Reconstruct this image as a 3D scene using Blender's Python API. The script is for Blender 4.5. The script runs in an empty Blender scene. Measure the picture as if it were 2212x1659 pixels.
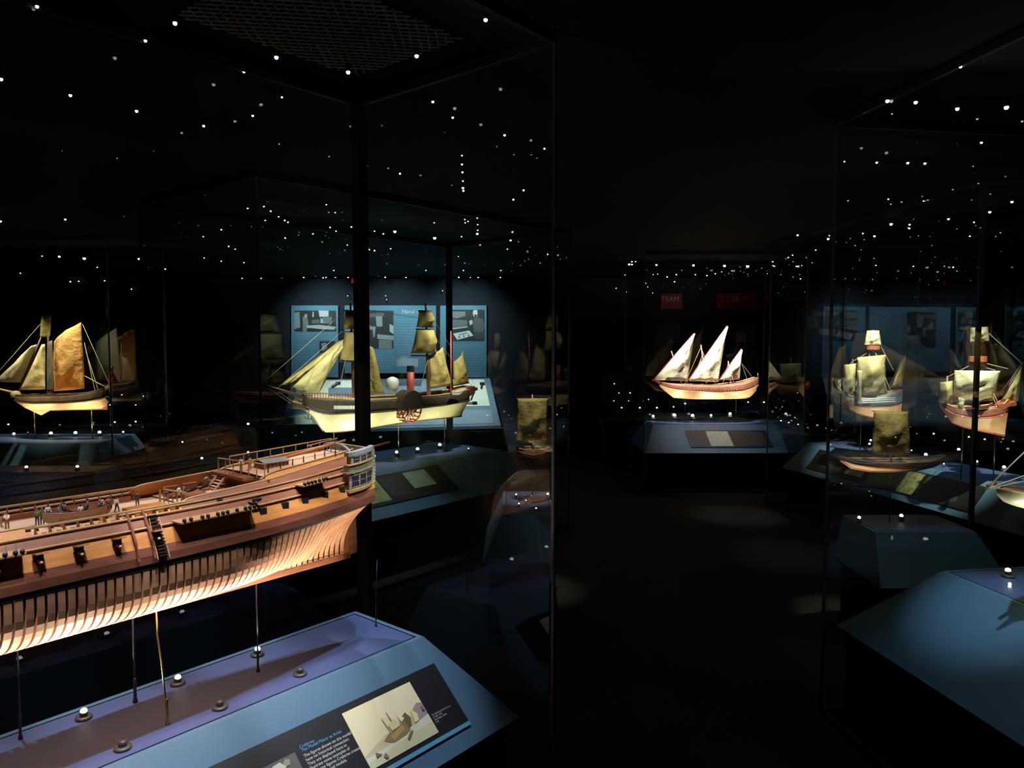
import bpy, bmesh, math, random
from mathutils import Vector, Matrix
random.seed(7)
R = math.radians
S = bpy.context.scene
COL = S.collection
# ---------------------------------------------------------------- camera, world, exposure
EYE = 1.6; FPX = 1600.0; PITCH = R(3.5)
cam = bpy.data.cameras.new('camera'); cam.sensor_width = 36.0; cam.lens = 36.0*FPX/2212.0
cam.clip_start = 0.05; cam.clip_end = 60
cam_o = bpy.data.objects.new('camera', cam); COL.objects.link(cam_o)
cam_o.location = (0, 0, EYE); cam_o.rotation_euler = (R(90)-PITCH, 0, 0)
S.camera = cam_o
world = bpy.data.worlds.new('dark_gallery'); S.world = world; world.use_nodes = True
world.node_tree.nodes['Background'].inputs[0].default_value = (0.35, 0.45, 0.7, 1)
world.node_tree.nodes['Background'].inputs[1].default_value = 0.0
vs = S.view_settings
S.display_settings.display_device = 'sRGB'
vs.view_transform = 'Standard'; vs.look = 'None'; vs.exposure = 0.0; vs.gamma = 1.0; vs.use_curve_mapping = False
S.cycles.use_denoising = True
S.cycles.transparent_max_bounces = 48
S.cycles.max_bounces = 8
S.cycles.sample_clamp_indirect = 4.0

# rays through the photograph, used to measure the place
FW = Vector((0, math.cos(PITCH), -math.sin(PITCH))); UP = Vector((0, math.sin(PITCH), math.cos(PITCH)))
def ray(u, v): return FW + Vector(((u-1106)/FPX, 0, 0)) - UP*((v-829.5)/FPX)
def atz(u, v, z):
    d = ray(u, v); t = (z-EYE)/d.z; return Vector((d.x*t, d.y*t, z))
def aty(u, v, y):
    d = ray(u, v); t = y/d.y; return Vector((d.x*t, y, EYE+d.z*t))
class Frame:                                            # a local system on the floor plan
    def __init__(s, ox, oy, rot):
        s.o = Vector((ox, oy, 0)); s.r = rot
        s.M = Matrix.Translation(s.o) @ Matrix.Rotation(rot, 4, 'Z'); s.I = s.M.inverted()
    def w(s, p): return s.M @ Vector(p)
    def z(s, u, v, z): return s.I @ atz(u, v, z)        # local point where the ray meets height z
    def y(s, u, v, y):                                  # local point where the ray meets the plane y
        d = s.I.to_3x3() @ ray(u, v); o = s.I @ Vector((0, 0, EYE)); t = (y-o.y)/d.y
        return o + d*t
TH = R(40)
AX = Vector((math.sin(TH), math.cos(TH))); NX = Vector((math.cos(TH), -math.sin(TH)))
NC = -1.896
FG = Frame(NX.x*NC, NX.y*NC, R(50))                    # x runs along the near ship (aft = +), y away from the viewer
NP = -4.45
FP = Frame(NX.x*NP, NX.y*NP, R(50))                    # the paddle steamer's case
W = Frame(0, 0, 0)
R2 = Frame(2.52, 6.9, R(-76.3))                         # plinth of the two carracks: x towards the viewer, y to the right
R2G = Frame(2.625, 4.18, R(-86.5))                       # and its glass
R1 = Frame(1.36, 3.04, R(-81))

# ---------------------------------------------------------------- lights
ZT0 = .643
def spot(name, loc, tgt, power, size=40, blend=.5, col=(1, .95, .88), rad=.01):
    l = bpy.data.lights.new(name, 'SPOT'); l.energy = power; l.spot_size = R(size); l.spot_blend = blend
    l.color = col; l.shadow_soft_size = rad
    o = bpy.data.objects.new(name, l); COL.objects.link(o); o.location = loc
    o.rotation_euler = (Vector(tgt)-Vector(loc)).to_track_quat('-Z', 'Y').to_euler()
    return o
WARM = (1, .86, .68); WHITE = (1, .97, .93); COOL = (.78, .88, 1); BLUE = (.55, .72, 1)
# near ship: spots at the front top edge of its case, and one over the stern
for x, p in ((.2, 34), (.62, 38), (1.0, 40), (1.3, 40)):
    spot('ceiling_or_added_spot', FG.w((x, -.43, 2.46)), FG.w((x+.02, -.02, 1.12)), p, 34, .8, (1, .88, .78), .012)
spot('ceiling_or_added_spot', FG.w((1.62, .22, 2.46)), FG.w((1.36, .0, 1.2)), 60, 16, .7, WHITE, .012)
for x in (.15, .55, .95, 1.35):
    spot('ceiling_or_added_spot', FG.w((x, -.52, 2.46)), FG.w((x, -.165, ZT0)), 78, 26, .5, (.80, .82, 1), .012)
    spot('ceiling_or_added_spot', FG.w((x, .62, 2.46)), FG.w((x, .10, ZT0)), 105, 24, .5, (.80, .82, 1), .012)  # added spots beyond the case glass, to light the tray's back strip
for x, p in ((.3, 40), (.8, 34), (1.25, 30)):
    spot('ceiling_or_added_spot', FG.w((x, -.53, 2.46)), FG.w((x, -.33, .52)), p, 28, .9, (.8, .9, 1), .02)
spot('ceiling_or_added_spot', FG.w((1.80, -1.1, 2.46)), FG.w((1.395, -.14, 1.19)), 95, 6, .6, WHITE, .012)  # added spot outside the case, brightens the stern gallery

# ---------------------------------------------------------------- materials
MATS = {}
def mat(name, col, rough=.6, metal=0., emit=None, es=0., noise=0., nscale=20., bump=0., bscale=60., spec=.5, stretch=None, col2=None, sss=False):
    if name in MATS: return MATS[name]
    m = bpy.data.materials.new(name); m.use_nodes = True; nt = m.node_tree; b = nt.nodes['Principled BSDF']
    b.inputs['Base Color'].default_value = (*col, 1); b.inputs['Roughness'].default_value = rough
    b.inputs['Metallic'].default_value = metal; b.inputs['Specular IOR Level'].default_value = spec
    if emit: b.inputs['Emission Color'].default_value = (*emit, 1); b.inputs['Emission Strength'].default_value = es
    tc = nt.nodes.new('ShaderNodeTexCoord'); mp = nt.nodes.new('ShaderNodeMapping'); nt.links.new(tc.outputs['Object'], mp.inputs[0])
    if stretch: mp.inputs['Scale'].default_value = stretch
    if noise or col2:
        n = nt.nodes.new('ShaderNodeTexNoise'); n.inputs['Scale'].default_value = nscale; n.inputs['Detail'].default_value = 5
        nt.links.new(mp.outputs[0], n.inputs['Vector'])
        cr = nt.nodes.new('ShaderNodeValToRGB'); nt.links.new(n.outputs[0], cr.inputs[0])
        c2 = col2 or tuple(c*(1-noise) for c in col)
        cr.color_ramp.elements[0].position = .35; cr.color_ramp.elements[1].position = .65
        cr.color_ramp.elements[0].color = (*c2, 1); cr.color_ramp.elements[1].color = (*col, 1)
        nt.links.new(cr.outputs[0], b.inputs['Base Color'])
    if bump:
        n2 = nt.nodes.new('ShaderNodeTexNoise'); n2.inputs['Scale'].default_value = bscale; n2.inputs['Detail'].default_value = 3
        nt.links.new(mp.outputs[0], n2.inputs['Vector'])
        bp = nt.nodes.new('ShaderNodeBump'); bp.inputs['Strength'].default_value = bump; bp.inputs['Distance'].default_value = .02
        nt.links.new(n2.outputs[0], bp.inputs['Height']); nt.links.new(bp.outputs[0], b.inputs['Normal'])
    if sss:                                                # thin cloth: some light comes through
        tr = nt.nodes.new('ShaderNodeBsdfTranslucent'); mx = nt.nodes.new('ShaderNodeMixShader'); mx.inputs[0].default_value = .4
        if noise or col2: nt.links.new(cr.outputs[0], tr.inputs[0])
        else: tr.inputs[0].default_value = (*col, 1)
        out = nt.nodes['Material Output']
        nt.links.new(b.outputs[0], mx.inputs[1]); nt.links.new(tr.outputs[0], mx.inputs[2]); nt.links.new(mx.outputs[0], out.inputs[0])
    if emit and not metal: m.cycles.emission_sampling = 'NONE'
    MATS[name] = m; return m
def glass_mat():
    m = bpy.data.materials.new('clear_glass'); m.use_nodes = True; nt = m.node_tree; nt.nodes.clear()
    out = nt.nodes.new('ShaderNodeOutputMaterial'); t = nt.nodes.new('ShaderNodeBsdfTransparent'); g = nt.nodes.new('ShaderNodeBsdfGlossy')
    t.inputs[0].default_value = (.94, .97, .955, 1); g.inputs['Roughness'].default_value = 0.0
    fr = nt.nodes.new('ShaderNodeFresnel'); fr.inputs[0].default_value = 1.5
    geo = nt.nodes.new('ShaderNodeNewGeometry'); inv = nt.nodes.new('ShaderNodeMath'); inv.operation = 'SUBTRACT'; inv.inputs[0].default_value = 1
    mul = nt.nodes.new('ShaderNodeMath'); mul.operation = 'MULTIPLY'
    nt.links.new(geo.outputs['Backfacing'], inv.inputs[1]); nt.links.new(fr.outputs[0], mul.inputs[0]); nt.links.new(inv.outputs[0], mul.inputs[1])
    mx = nt.nodes.new('ShaderNodeMixShader'); nt.links.new(mul.outputs[0], mx.inputs[0]); nt.links.new(t.outputs[0], mx.inputs[1]); nt.links.new(g.outputs[0], mx.inputs[2])
    nt.links.new(mx.outputs[0], out.inputs[0]); return m
GLASS = glass_mat()
BLACK = mat('black_paint', (.0018, .002, .0026), .8, spec=.1)
BLACKMETAL = mat('black_metal', (.012, .012, .014), .45)
EDGE = mat('glass_edge', (.035, .045, .04), .4, spec=.3)
CARPET = mat('dark_carpet', (.018, .016, .014), .95, noise=.4, nscale=60)
WALLM = mat('dark_wall', (.012, .017, .027), .9)
PTOP = mat('plinth_top_lavender', (.055, .09, .225), .55, noise=.06, nscale=8)
PSLOPE = mat('plinth_slope_blue', (.075, .17, .27), .55, noise=.06, nscale=8)
PDARK = mat('plinth_groove', (.01, .015, .04), .7)
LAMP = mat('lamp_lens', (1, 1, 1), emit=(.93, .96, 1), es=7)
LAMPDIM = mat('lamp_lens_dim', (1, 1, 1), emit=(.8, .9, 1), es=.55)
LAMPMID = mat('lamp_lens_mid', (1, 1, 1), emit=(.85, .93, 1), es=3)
BRASS = mat('brass', (.55, .42, .14), .3, 1.0)
STEEL = mat('dark_steel', (.05, .055, .07), .35, .8)
PUCKM = mat('puck_grey_metal', (.07, .075, .07), .45, .3)
WOODO = mat('wood_orange', (.60, .24, .055), .5, noise=.35, nscale=14, stretch=(1, 6, 6), col2=(.46, .15, .03))
WOODR = mat('wood_redbrown', (.30, .10, .045), .5, noise=.3, nscale=14, stretch=(1, 6, 6))
WOODW = mat('wood_wale', (.27, .085, .045), .55, noise=.3, nscale=14, stretch=(1, 6, 6))
WOODK = mat('wood_dark', (.045, .022, .015), .5)
WOODL = mat('wood_deck', (.66, .38, .25), .55, noise=.15, nscale=40, stretch=(1, 20, 1))
WOODM = mat('wood_moulding', (.42, .235, .10), .45)
RIBM = mat('wood_frames', (.58, .27, .14), .5, noise=.3, nscale=25, stretch=(1, 1, .3))
CREAM = mat('carved_cream', (.38, .33, .20), .6, noise=.45, nscale=130, bump=.4, bscale=200)
GREYR = mat('grey_lead', (.28, .29, .31), .5)
IRON = mat('iron', (.02, .018, .02), .45, .3)
PANE = mat('dark_window', (.02, .015, .05), .15)
SAIL = mat('sail_cream', (.62, .52, .26), .7, noise=.3, nscale=9, bump=.9, bscale=10, sss=True)
SAILG = mat('sail_golden', (.56, .42, .15), .7, noise=.35, nscale=9, bump=.9, bscale=14, sss=True)
SAILO = mat('sail_orange', (.66, .38, .13), .7, noise=.35, nscale=7, bump=.9, bscale=20, sss=True)
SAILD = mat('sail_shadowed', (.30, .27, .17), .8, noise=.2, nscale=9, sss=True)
SAILP = mat('sail_pale', (.75, .68, .48), .7, noise=.2, nscale=9, bump=.9, bscale=10, sss=True)
HULLC = mat('hull_ivory', (.58, .47, .24), .5, noise=.2, nscale=5)
HULLK = mat('hull_black', (.02, .016, .014), .5)
HULLB = mat('hull_tan', (.55, .30, .14), .5, noise=.25, nscale=12, stretch=(1, 4, 4))
HULLR = mat('hull_red', (.34, .09, .05), .45, noise=.3, nscale=12, stretch=(1, 4, 4))
STRIPE = mat('hull_blue_grey', (.26, .30, .38), .5)
ROPE = mat('rope', (.22, .17, .10), .8)
ROPEY = mat('rope_pale', (.60, .55, .28), .7)
REDP = mat('red_paint', (.45, .06, .06), .5)
WHITEP = mat('white_paint', (.75, .75, .72), .5)
SIGNRED = mat('sign_red', (.30, .02, .025), .6)
SIGNW = mat('sign_white', (.6, .6, .6), .6)

# ---------------------------------------------------------------- mesh helpers
OFF = {}
class MB:
    def __init__(s): s.v = []; s.f = []; s.m = []; s.c = 0
    def mat(s, i): s.c = i; return s
    def add(s, vs, fs):
        b = len(s.v); s.v += [tuple(v) for v in vs]
        for f in fs: s.f.append([b+i for i in f]); s.m.append(s.c)
        return s
    def box(s, c, d, M=None):
        x, y, z = (k/2 for k in d)
        P = [Vector((i*x, j*y, k*z)) for i in (-1, 1) for j in (-1, 1) for k in (-1, 1)]
        if M: P = [M @ p for p in P]
        P = [p+Vector(c) for p in P]
        return s.add(P, [(0, 1, 3, 2), (4, 6, 7, 5), (0, 4, 5, 1), (2, 3, 7, 6), (0, 2, 6, 4), (1, 5, 7, 3)])
    def bx(s, a, b): return s.box([(a[i]+b[i])/2 for i in range(3)], [abs(b[i]-a[i]) for i in range(3)])
    def tube(s, pts, r, n=6, r2=None, cap=True):
        pts = [Vector(p) for p in pts]; rings = []; N = len(pts)
        for i, p in enumerate(pts):
            t = (pts[min(i+1, N-1)]-pts[max(i-1, 0)]).normalized()
            a = Vector((0, 0, 1)) if abs(t.z) < .9 else Vector((1, 0, 0))
            u = t.cross(a).normalized(); w = t.cross(u)
            rr = r if r2 is None else r+(r2-r)*i/max(1, N-1)
            rings.append([p+(u*math.cos(2*math.pi*k/n)+w*math.sin(2*math.pi*k/n))*rr for k in range(n)])
        vs = [q for g in rings for q in g]; fs = []
        for i in range(N-1):
            for k in range(n): fs.append((i*n+k, i*n+(k+1) % n, (i+1)*n+(k+1) % n, (i+1)*n+k))
        if cap: fs.append(tuple(range(n-1, -1, -1))); fs.append(tuple((N-1)*n+k for k in range(n)))
        return s.add(vs, fs)
    def lathe(s, prof, c=(0, 0, 0), n=16):
        vs = []; fs = []
        for r, z in prof: vs += [Vector(c)+Vector((r*math.cos(2*math.pi*k/n), r*math.sin(2*math.pi*k/n), z)) for k in range(n)]
        for i in range(len(prof)-1):
            for k in range(n): fs.append((i*n+k, i*n+(k+1) % n, (i+1)*n+(k+1) % n, (i+1)*n+k))
        fs.append(tuple(range(n-1, -1, -1))); fs.append(tuple((len(prof)-1)*n+k for k in range(n)))
        return s.add(vs, fs)
    def ball(s, c, r, n=8, sz=1.):
        return s.lathe([(max(r*math.sin(math.pi*i/6), r*.02), -r*sz*math.cos(math.pi*i/6)) for i in range(7)], c, n)
    def grid(s, fn, nu, nv):
        vs = [fn(i/nu, j/nv) for i in range(nu+1) for j in range(nv+1)]
        return s.add(vs, [(i*(nv+1)+j, (i+1)*(nv+1)+j, (i+1)*(nv+1)+j+1, i*(nv+1)+j+1) for i in range(nu) for j in range(nv)])
    def prism(s, poly, d):                               # a closed outline pushed along d
        n = len(poly); d = Vector(d); P = [Vector(p) for p in poly]
        return s.add(P+[p+d for p in P], [tuple(range(n)), tuple(range(2*n-1, n-1, -1))]+[(i, i+n, (i+1) % n+n, (i+1) % n) for i in range(n)])
    def build(s, name, m, parent=None, frame=None, smooth=False, base=(0, 0, 0), solid=0.):
        me = bpy.data.meshes.new(name)
        o = bpy.data.objects.new(name, me); COL.objects.link(o)
        if parent is not None:
            o.parent = parent; b = OFF[parent.name]; OFF[o.name] = b
        else:
            b = Vector(base); fr = frame or W
            o.matrix_world = fr.M @ Matrix.Translation(b); OFF[o.name] = b
        me.from_pydata([tuple(Vector(v)-b) for v in s.v], [], s.f)
        for mm in (m if isinstance(m, (list, tuple)) else [m]): me.materials.append(mm)
        me.polygons.foreach_set('material_index', s.m)
        bm = bmesh.new(); bm.from_mesh(me); bmesh.ops.recalc_face_normals(bm, faces=bm.faces)
        bm.to_mesh(me); bm.free()
        if smooth: me.polygons.foreach_set('use_smooth', [True]*len(me.polygons))
        me.update()
        if solid:
            mo = o.modifiers.new('thickness', 'SOLIDIFY'); mo.thickness = solid; mo.offset = 0
        return o
def tag(o, label=None, cat=None, group=None, kind=None):
    if label: o['label'] = label
    if cat: o['category'] = cat
    if group: o['group'] = group
    if kind: o['kind'] = kind
    return o
def thing(name, label, cat, frame=W, base=(0, 0, 0), group=None):
    o = bpy.data.objects.new(name, None); COL.objects.link(o); o.empty_display_size = .05
    o.matrix_world = frame.M @ Matrix.Translation(Vector(base)); OFF[o.name] = Vector(base)
    return tag(o, label, cat, group)
def copy_tree(o, parent=None):
    c = o.copy(); COL.objects.link(c)
    if parent is not None: c.parent = parent
    for ch in o.children: copy_tree(ch, c)
    return c
def lerp(a, b, t): return a+(b-a)*t
def interp(x, xs, ys):
    if x <= xs[0]: return ys[0]
    for i in range(len(xs)-1):
        if x <= xs[i+1]: return ys[i]+(ys[i+1]-ys[i])*(x-xs[i])/(xs[i+1]-xs[i])
    return ys[-1]

# ---------------------------------------------------------------- room
CEIL = 2.49
tag(MB().bx((-9, -2.5, -.05), (9, 12, 0)).build('floor', CARPET), kind='structure')
tag(MB().bx((-9, -2.5, CEIL), (9, 12, CEIL+.1)).build('ceiling', BLACK), kind='structure')
tag(MB().bx((-9, 11.1, 0), (9, 11.25, CEIL)).build('wall_back', WALLM), kind='structure')
tag(MB().bx((-9.1, -2.5, 0), (-9, 12, CEIL)).build('wall_left', WALLM), kind='structure')
tag(MB().bx((9, -2.5, 0), (9.1, 12, CEIL)).build('wall_right', WALLM), kind='structure')
tag(MB().bx((-9, -2.6, 0), (9, -2.5, CEIL)).build('wall_front', WALLM), kind='structure')

# ---------------------------------------------------------------- cases and plinths
ZT, ZR = .643, .40
def plinth(fr, name_lab, top, rim, foot=None, ztop=ZT, zr=ZR, groove=True, skirt=True):
    x0, x1, y0, y1 = top; a0, a1, b0, b1 = rim
    t = thing('display_plinth', name_lab, 'plinth', fr, ((a0+a1)/2, (b0+b1)/2, 0))
    m = MB()
    T = [(x0, y0, ztop), (x1, y0, ztop), (x1, y1, ztop), (x0, y1, ztop)]; B = [(a0, b0, zr), (a1, b0, zr), (a1, b1, zr), (a0, b1, zr)]
    m.add(T+B, [(0, 1, 5, 4), (1, 2, 6, 5), (2, 3, 7, 6), (3, 0, 4, 7)])
    w = .016
    I = [(x0+w, y0+w, ztop), (x1-w, y0+w, ztop), (x1-w, y1-w, ztop), (x0+w, y1-w, ztop)]
    m.add(T+I, [(i, (i+1) % 4, (i+1) % 4+4, i+4) for i in range(4)])
    m.build('sloped_sides', PSLOPE, t)
    g = .006
    J = [(x0+w+g, y0+w+g, ztop), (x1-w-g, y0+w+g, ztop), (x1-w-g, y1-w-g, ztop), (x0+w+g, y1-w-g, ztop)]
    L = lambda Q, d: [(p[0], p[1], p[2]-d) for p in Q]
    MB().add(I+L(I, .012)+L(J, .012)+J, [(i, (i+1) % 4, (i+1) % 4+4, i+4) for i in range(4)]+[(i+4, (i+1) % 4+4, (i+1) % 4+8, i+8) for i in range(4)]).build('groove', PDARK, t)
    MB().add(L(J, .012)+J, [(4, 5, 6, 7)]+[(i, (i+1) % 4, (i+1) % 4+4, i+4) for i in range(4)]).build('tray_top', PTOP, t)
    if skirt:
        s = .03
        MB().bx((a0+s, b0+s, 0), (a1-s, b1-s, zr-.004)).bx((a0, b0, zr-.012), (a1, b1, zr-.002)).build('skirt', BLACK, t)
    return t
def vitrine(fr, lab, rect, posts=(), edges=(0, 1, 2, 3), z0=.0, z1=CEIL-.002, sill=.36, open_sides=(), pr=.027):
    x0, x1, y0, y1 = rect; th = .010
    t = thing('glass_case', lab, 'glass case', fr, ((x0+x1)/2, (y0+y1)/2, 0))
    C = [(x0, y0), (x1, y0), (x1, y1), (x0, y1)]
    for i in range(4):
        if i in open_sides: continue
        a, b = Vector(C[i]), Vector(C[(i+1) % 4]); d = (b-a).normalized(); a2 = a+d*.012; b2 = b-d*.012
        n = Vector((-d.y, d.x))*th/2
        MB().prism([(a2.x-n.x, a2.y-n.y, z0+.03), (b2.x-n.x, b2.y-n.y, z0+.03), (b2.x+n.x, b2.y+n.y, z0+.03), (a2.x+n.x, a2.y+n.y, z0+.03)], (0, 0, z1-z0-.06)).build('glass_pane', GLASS, t)
        MB().prism([(a.x-n.x*1.4, a.y-n.y*1.4, z1-.03), (b.x-n.x*1.4, b.y-n.y*1.4, z1-.03), (b.x+n.x*1.4, b.y+n.y*1.4, z1-.03), (a.x+n.x*1.4, a.y+n.y*1.4, z1-.03)], (0, 0, .03)).build('top_rail', BLACKMETAL, t)
        MB().prism([(a.x-n.x*1.4, a.y-n.y*1.4, z0), (b.x-n.x*1.4, b.y-n.y*1.4, z0), (b.x+n.x*1.4, b.y+n.y*1.4, z0), (a.x+n.x*1.4, a.y+n.y*1.4, z0)], (0, 0, .03)).build('bottom_rail', BLACKMETAL, t)
    for i in range(4):
        x, y = C[i]
        if i in posts: MB().bx((x-pr, y-pr, z0), (x+pr, y+pr, z1)).build('corner_post', BLACKMETAL, t)
        elif i in edges: MB().bx((x-.005, y-.005, z0+.03), (x+.005, y+.005, z1-.03)).build('pane_edge', EDGE, t)
    return t
# near case (left foreground): right end at x=1.78
plinth(FG, 'blue plinth with lavender tray top under the big unrigged warship model', (-.55, 1.602, -.18, .168), (-.75, 1.765, -.446, .21))
vitrine(FG, 'tall glass case with a black corner post around the big unrigged warship', (-.8, 1.782, -.565, .34), posts=(2,), edges=(1, 0, 3), pr=.021)
# paddle steamer's case
plinth(FP, 'blue plinth in the case of the paddle steamer, seen past the warship stern', (2.75, 4.80, -.29, .45), (2.45, 4.95, -.655, .48))
vitrine(FP, 'glass case around the paddle steamer model', (2.18, 5.03, -.85, .55), posts=(2,), edges=(0, 1, 3), pr=.022)
# left schooner's case
plinth(W, 'blue plinth under the orange-sailed ship at the left edge', (-6.6, -3.80, 6.75, 7.42), (-6.8, -3.66, 6.60, 7.5))
vitrine(W, 'glass case around the orange-sailed ship at the left edge', (-7.0, -3.53, 6.5, 7.55), edges=(0, 1, 2, 3), open_sides=(1,))
# lateen ship's case
plinth(W, 'blue plinth under the three-masted lateen ship in the far centre', (1.57, 2.96, 8.20, 8.62), (1.40, 2.90, 7.72, 8.75))
vitrine(W, 'glass case around the three-masted lateen ship in the far centre', (1.36, 3.02, 7.62, 8.9), edges=(0, 1, 2, 3), posts=())
# plinth built solid for the reflected square-sailed boat in the middle
plinth(W, 'reflected small dark blue plinth, built solid with small lamps, below the square-sailed boat', (-.055, .235, 4.0, 4.6), (-.16, .235, 3.9, 4.66))
# carracks' case
plinth(R2, 'long blue plinth under the two carracks on the right', (.14, 2.5, .20, .60), (.03, 2.62, .0, .66))
vitrine(R2G, 'glass case with a dark corner post around the two carracks', (-2.88, 0, 0, 1.45), posts=(1,), edges=(0, 3), pr=.011)
# near right case
plinth(R1, 'large blue hipped plinth in the bottom right corner', (.10, 1.6, .405, 1.05), (.0, 1.8, .0, 1.2))
vitrine(R1, 'glass case around the open rowing boat on the right', (-.03, 1.9, -.04, 1.3), posts=(), edges=(0, 1, 3))
plinth(W, 'reflected dark blue plinth with two small lamps, built solid behind the near right glass edge', (1.80, 2.30, 3.62, 3.98), (1.775, 2.42, 3.50, 4.02), groove=False)  # solid plinth in place of a reflection in the right case's glass

# ---------------------------------------------------------------- near warship (unrigged, framed hull)
KZ = .906
ship = thing('model_warship', 'large wooden model of an unrigged warship with open frames below, in the left foreground', 'model ship', FG, (.9, 0, .906))
def dz(s): return .011*(max(0, s-.75)/.5)**2
def BB(s): return interp(s, [-.22, -.15, -.05, .1, .3, 1.05, 1.2, 1.35, 1.46], [.01, .07, .13, .175, .19, .19, .178, .155, .135])
def hb(s, z):
    B = BB(s); z = z-dz(s)
    if z >= 1.11: return B*(1-.32*min(1.3, max(0, (z-1.11)/.1))**1.3)
    if z > 1.085: return B
    e = interp(s, [-.22, 0, .3, .95, 1.15, 1.3, 1.44], [1.5, .8, .5, .5, .72, 1.2, 2.0])
    u = max(0, min(1, (z-.918)/(1.085-.918))); w = min(1, u/.75); k = interp(s, [-.1, .3, .95, 1.32], [1, 0, 0, 1])
    return .006+(B-.006)*lerp((1-(1-w)**2.4)**.6, u**e, k)
def strip(name, s0, s1, z0, z1, off, m, n=60, th=.006, par=None, label=None, sides=(-1, 1), nv=2):
    o = MB()
    for sd in sides:
        def F(u, v, k):
            s = lerp(s0, s1, u); a = z0(s) if callable(z0) else z0+dz(s); b = z1(s) if callable(z1) else z1+dz(s)
            z = lerp(a, b, v); return Vector((s, sd*max(.001, hb(s, z)+off-k*th), z))
        o.grid(lambda u, v: F(u, v, 0), n, nv); o.grid(lambda u, v: F(u, v, 1), n, nv)
        for v in (0, 1): o.grid(lambda u, w, v=v: F(u, v, w), n, 1)
        for u in (0, 1): o.grid(lambda v, w, u=u: F(u, v, w), nv, 1)
    p = o.build(name, m, par or ship)
    if label: p['label'] = label
    return p
def moulding(name, s0, s1, z, off, r, m, sides=(-1, 1), par=None):
    o = MB(); n = 40
    for sd in sides:
        o.tube([(s, sd*(hb(s, (zz := (z(s) if callable(z) else z+dz(s))))+off), zz) for s in [lerp(s0, s1, i/n) for i in range(n+1)]], r, 6)
    return o.build(name, m, par or ship, smooth=True)
# frames: each a U from side to side
SB, SE = -.15, 1.425
nf = 80
for i in range(nf):
    s = lerp(-.12, SE-.008, i/(nf-1)); w = .0071
    o = MB(); zs = [.918+(1.087-.918)*(j/12)**1.5 for j in range(13)]
    out = [(-hb(s, z+dz(s)*(z-.918)/.17), z+dz(s)*(z-.918)/.17) for z in reversed(zs)]+[(hb(s, z+dz(s)*(z-.918)/.17), z+dz(s)*(z-.918)/.17) for z in zs]
    vs = []; 
    for (y, z) in out:
        t = 1-.06; yi = y*(1-.009/max(abs(y), .012)) if abs(y) > .012 else y; zi = z+.007*(1-min(1, (z-.918)/.17))
        for dx in (-w, w):
            s2 = s+dx
            vs.append((s2, y*(hb(s2, z)/max(hb(s, z), 1e-4)), z)); vs.append((s2, yi, zi))
    n = len(out); fs = []
    for k in range(n-1):
        a, b = 4*k, 4*(k+1)
        fs += [(a, a+2, b+2, b), (a+1, b+1, b+3, a+3), (a, b, b+1, a+1), (a+2, a+3, b+3, b+2)]
    fs += [(0, 1, 3, 2), (4*n-4, 4*n-2, 4*n-1, 4*n-3)]
    o.add(vs, fs).build('hull_frame', RIBM, ship, smooth=False)
o = MB(); o.bx((-.1, -.006, .902), (1.45, .006, .922)); o.bx((1.425, -.006, .902), (1.447, .006, 1.10)); o.build('keel', WOODR, ship)
o = MB().prism([(-.1, -.006, .902), (-.1, -.006, .925), (-.19, -.006, 1.0), (-.2, -.006, 1.16), (-.22, -.006, 1.16), (-.225, -.006, 1.0), (-.17, -.006, .92)], (0, .012, 0)); o.build('stem', WOODO, ship)
MB().prism([(1.449, -.006, .912), (1.478, -.006, .915), (1.476, -.006, .99), (1.468, -.006, 1.06), (1.462, -.006, 1.115), (1.449, -.006, 1.115)], (0, .012, 0)).build('rudder', WOODR, ship)
strip('gap_shade_lining', -.12, 1.40, .935, 1.086, -.013, mat('gap_shade_dark', (.045, .012, .008), .7), th=.003, nv=12)  # added dark lining: shade in the gaps between frames put into colour
strip('black_strake', -.2, 1.43, 1.074, 1.086, .001, HULLK, label='thin black strake above the open frames')
strip('wale', -.2, 1.44, 1.086, lambda s: 1.124+dz(s), .0035, WOODW, label='red-brown wale')
strip('gun_deck_planking', -.2, 1.45, lambda s: 1.124+dz(s), lambda s: 1.163+dz(s), 0, WOODO, label='orange planking between the gun ports')
strip('upper_wale', -.2, 1.45, lambda s: 1.163+dz(s), lambda s: 1.187+dz(s), .001, WOODR)
moulding('lower_moulding', -.2, 1.34, 1.1635, .0035, .0030, WOODM)
moulding('upper_moulding', -.2, 1.34, 1.187, .0035, .0034, WOODM)
# bulwarks
def qtop(s): return interp(s, [.84, .846, .86, .88, 1.1, 1.33, 1.46], [1.194, 1.201, 1.2065, 1.209, 1.221, 1.243, 1.256])
strip('quarterdeck_bulwark', .843, 1.40, lambda s: 1.187+dz(s), qtop, .0, WOODR, th=.005, sides=(-1,))
strip('far_quarterdeck_bulwark', .843, 1.40, lambda s: 1.176, qtop, .0, WOODO, th=.005, sides=(1,))
moulding('bulwark_cap', .836, 1.40, qtop, -.002, .0032, WOODM)
moulding('sheer_rail', .70, 1.37, lambda s: 1.198+dz(s)*1.4, .002, .0024, WOODM)
MB().lathe([(.0075, -.003), (.0075, .003)], (.845, -hb(.845, 1.2)-.001, 1.199), 14).build('rail_scroll', WOODM, ship) if False else None
o = MB(); yy = hb(.85, 1.2)
o.tube([(.846+.0065*math.cos(a)*(1-a/14), -yy-.003, 1.198+.0065*math.sin(a)*(1-a/14)) for a in [k*.5 for k in range(0, 20)]], .0014, 5).build('rail_scroll', WOODM, ship)
def ptop(s): return interp(s, [1.075, 1.1, 1.13, 1.33, 1.43], [1.222, 1.231, 1.236, 1.252, 1.262])
strip('poop_bulwark', 1.08, 1.40, qtop, ptop, -.012, WOODO, th=.004)
moulding('poop_cap', 1.075, 1.42, ptop, -.012, .003, WOODM)
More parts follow.
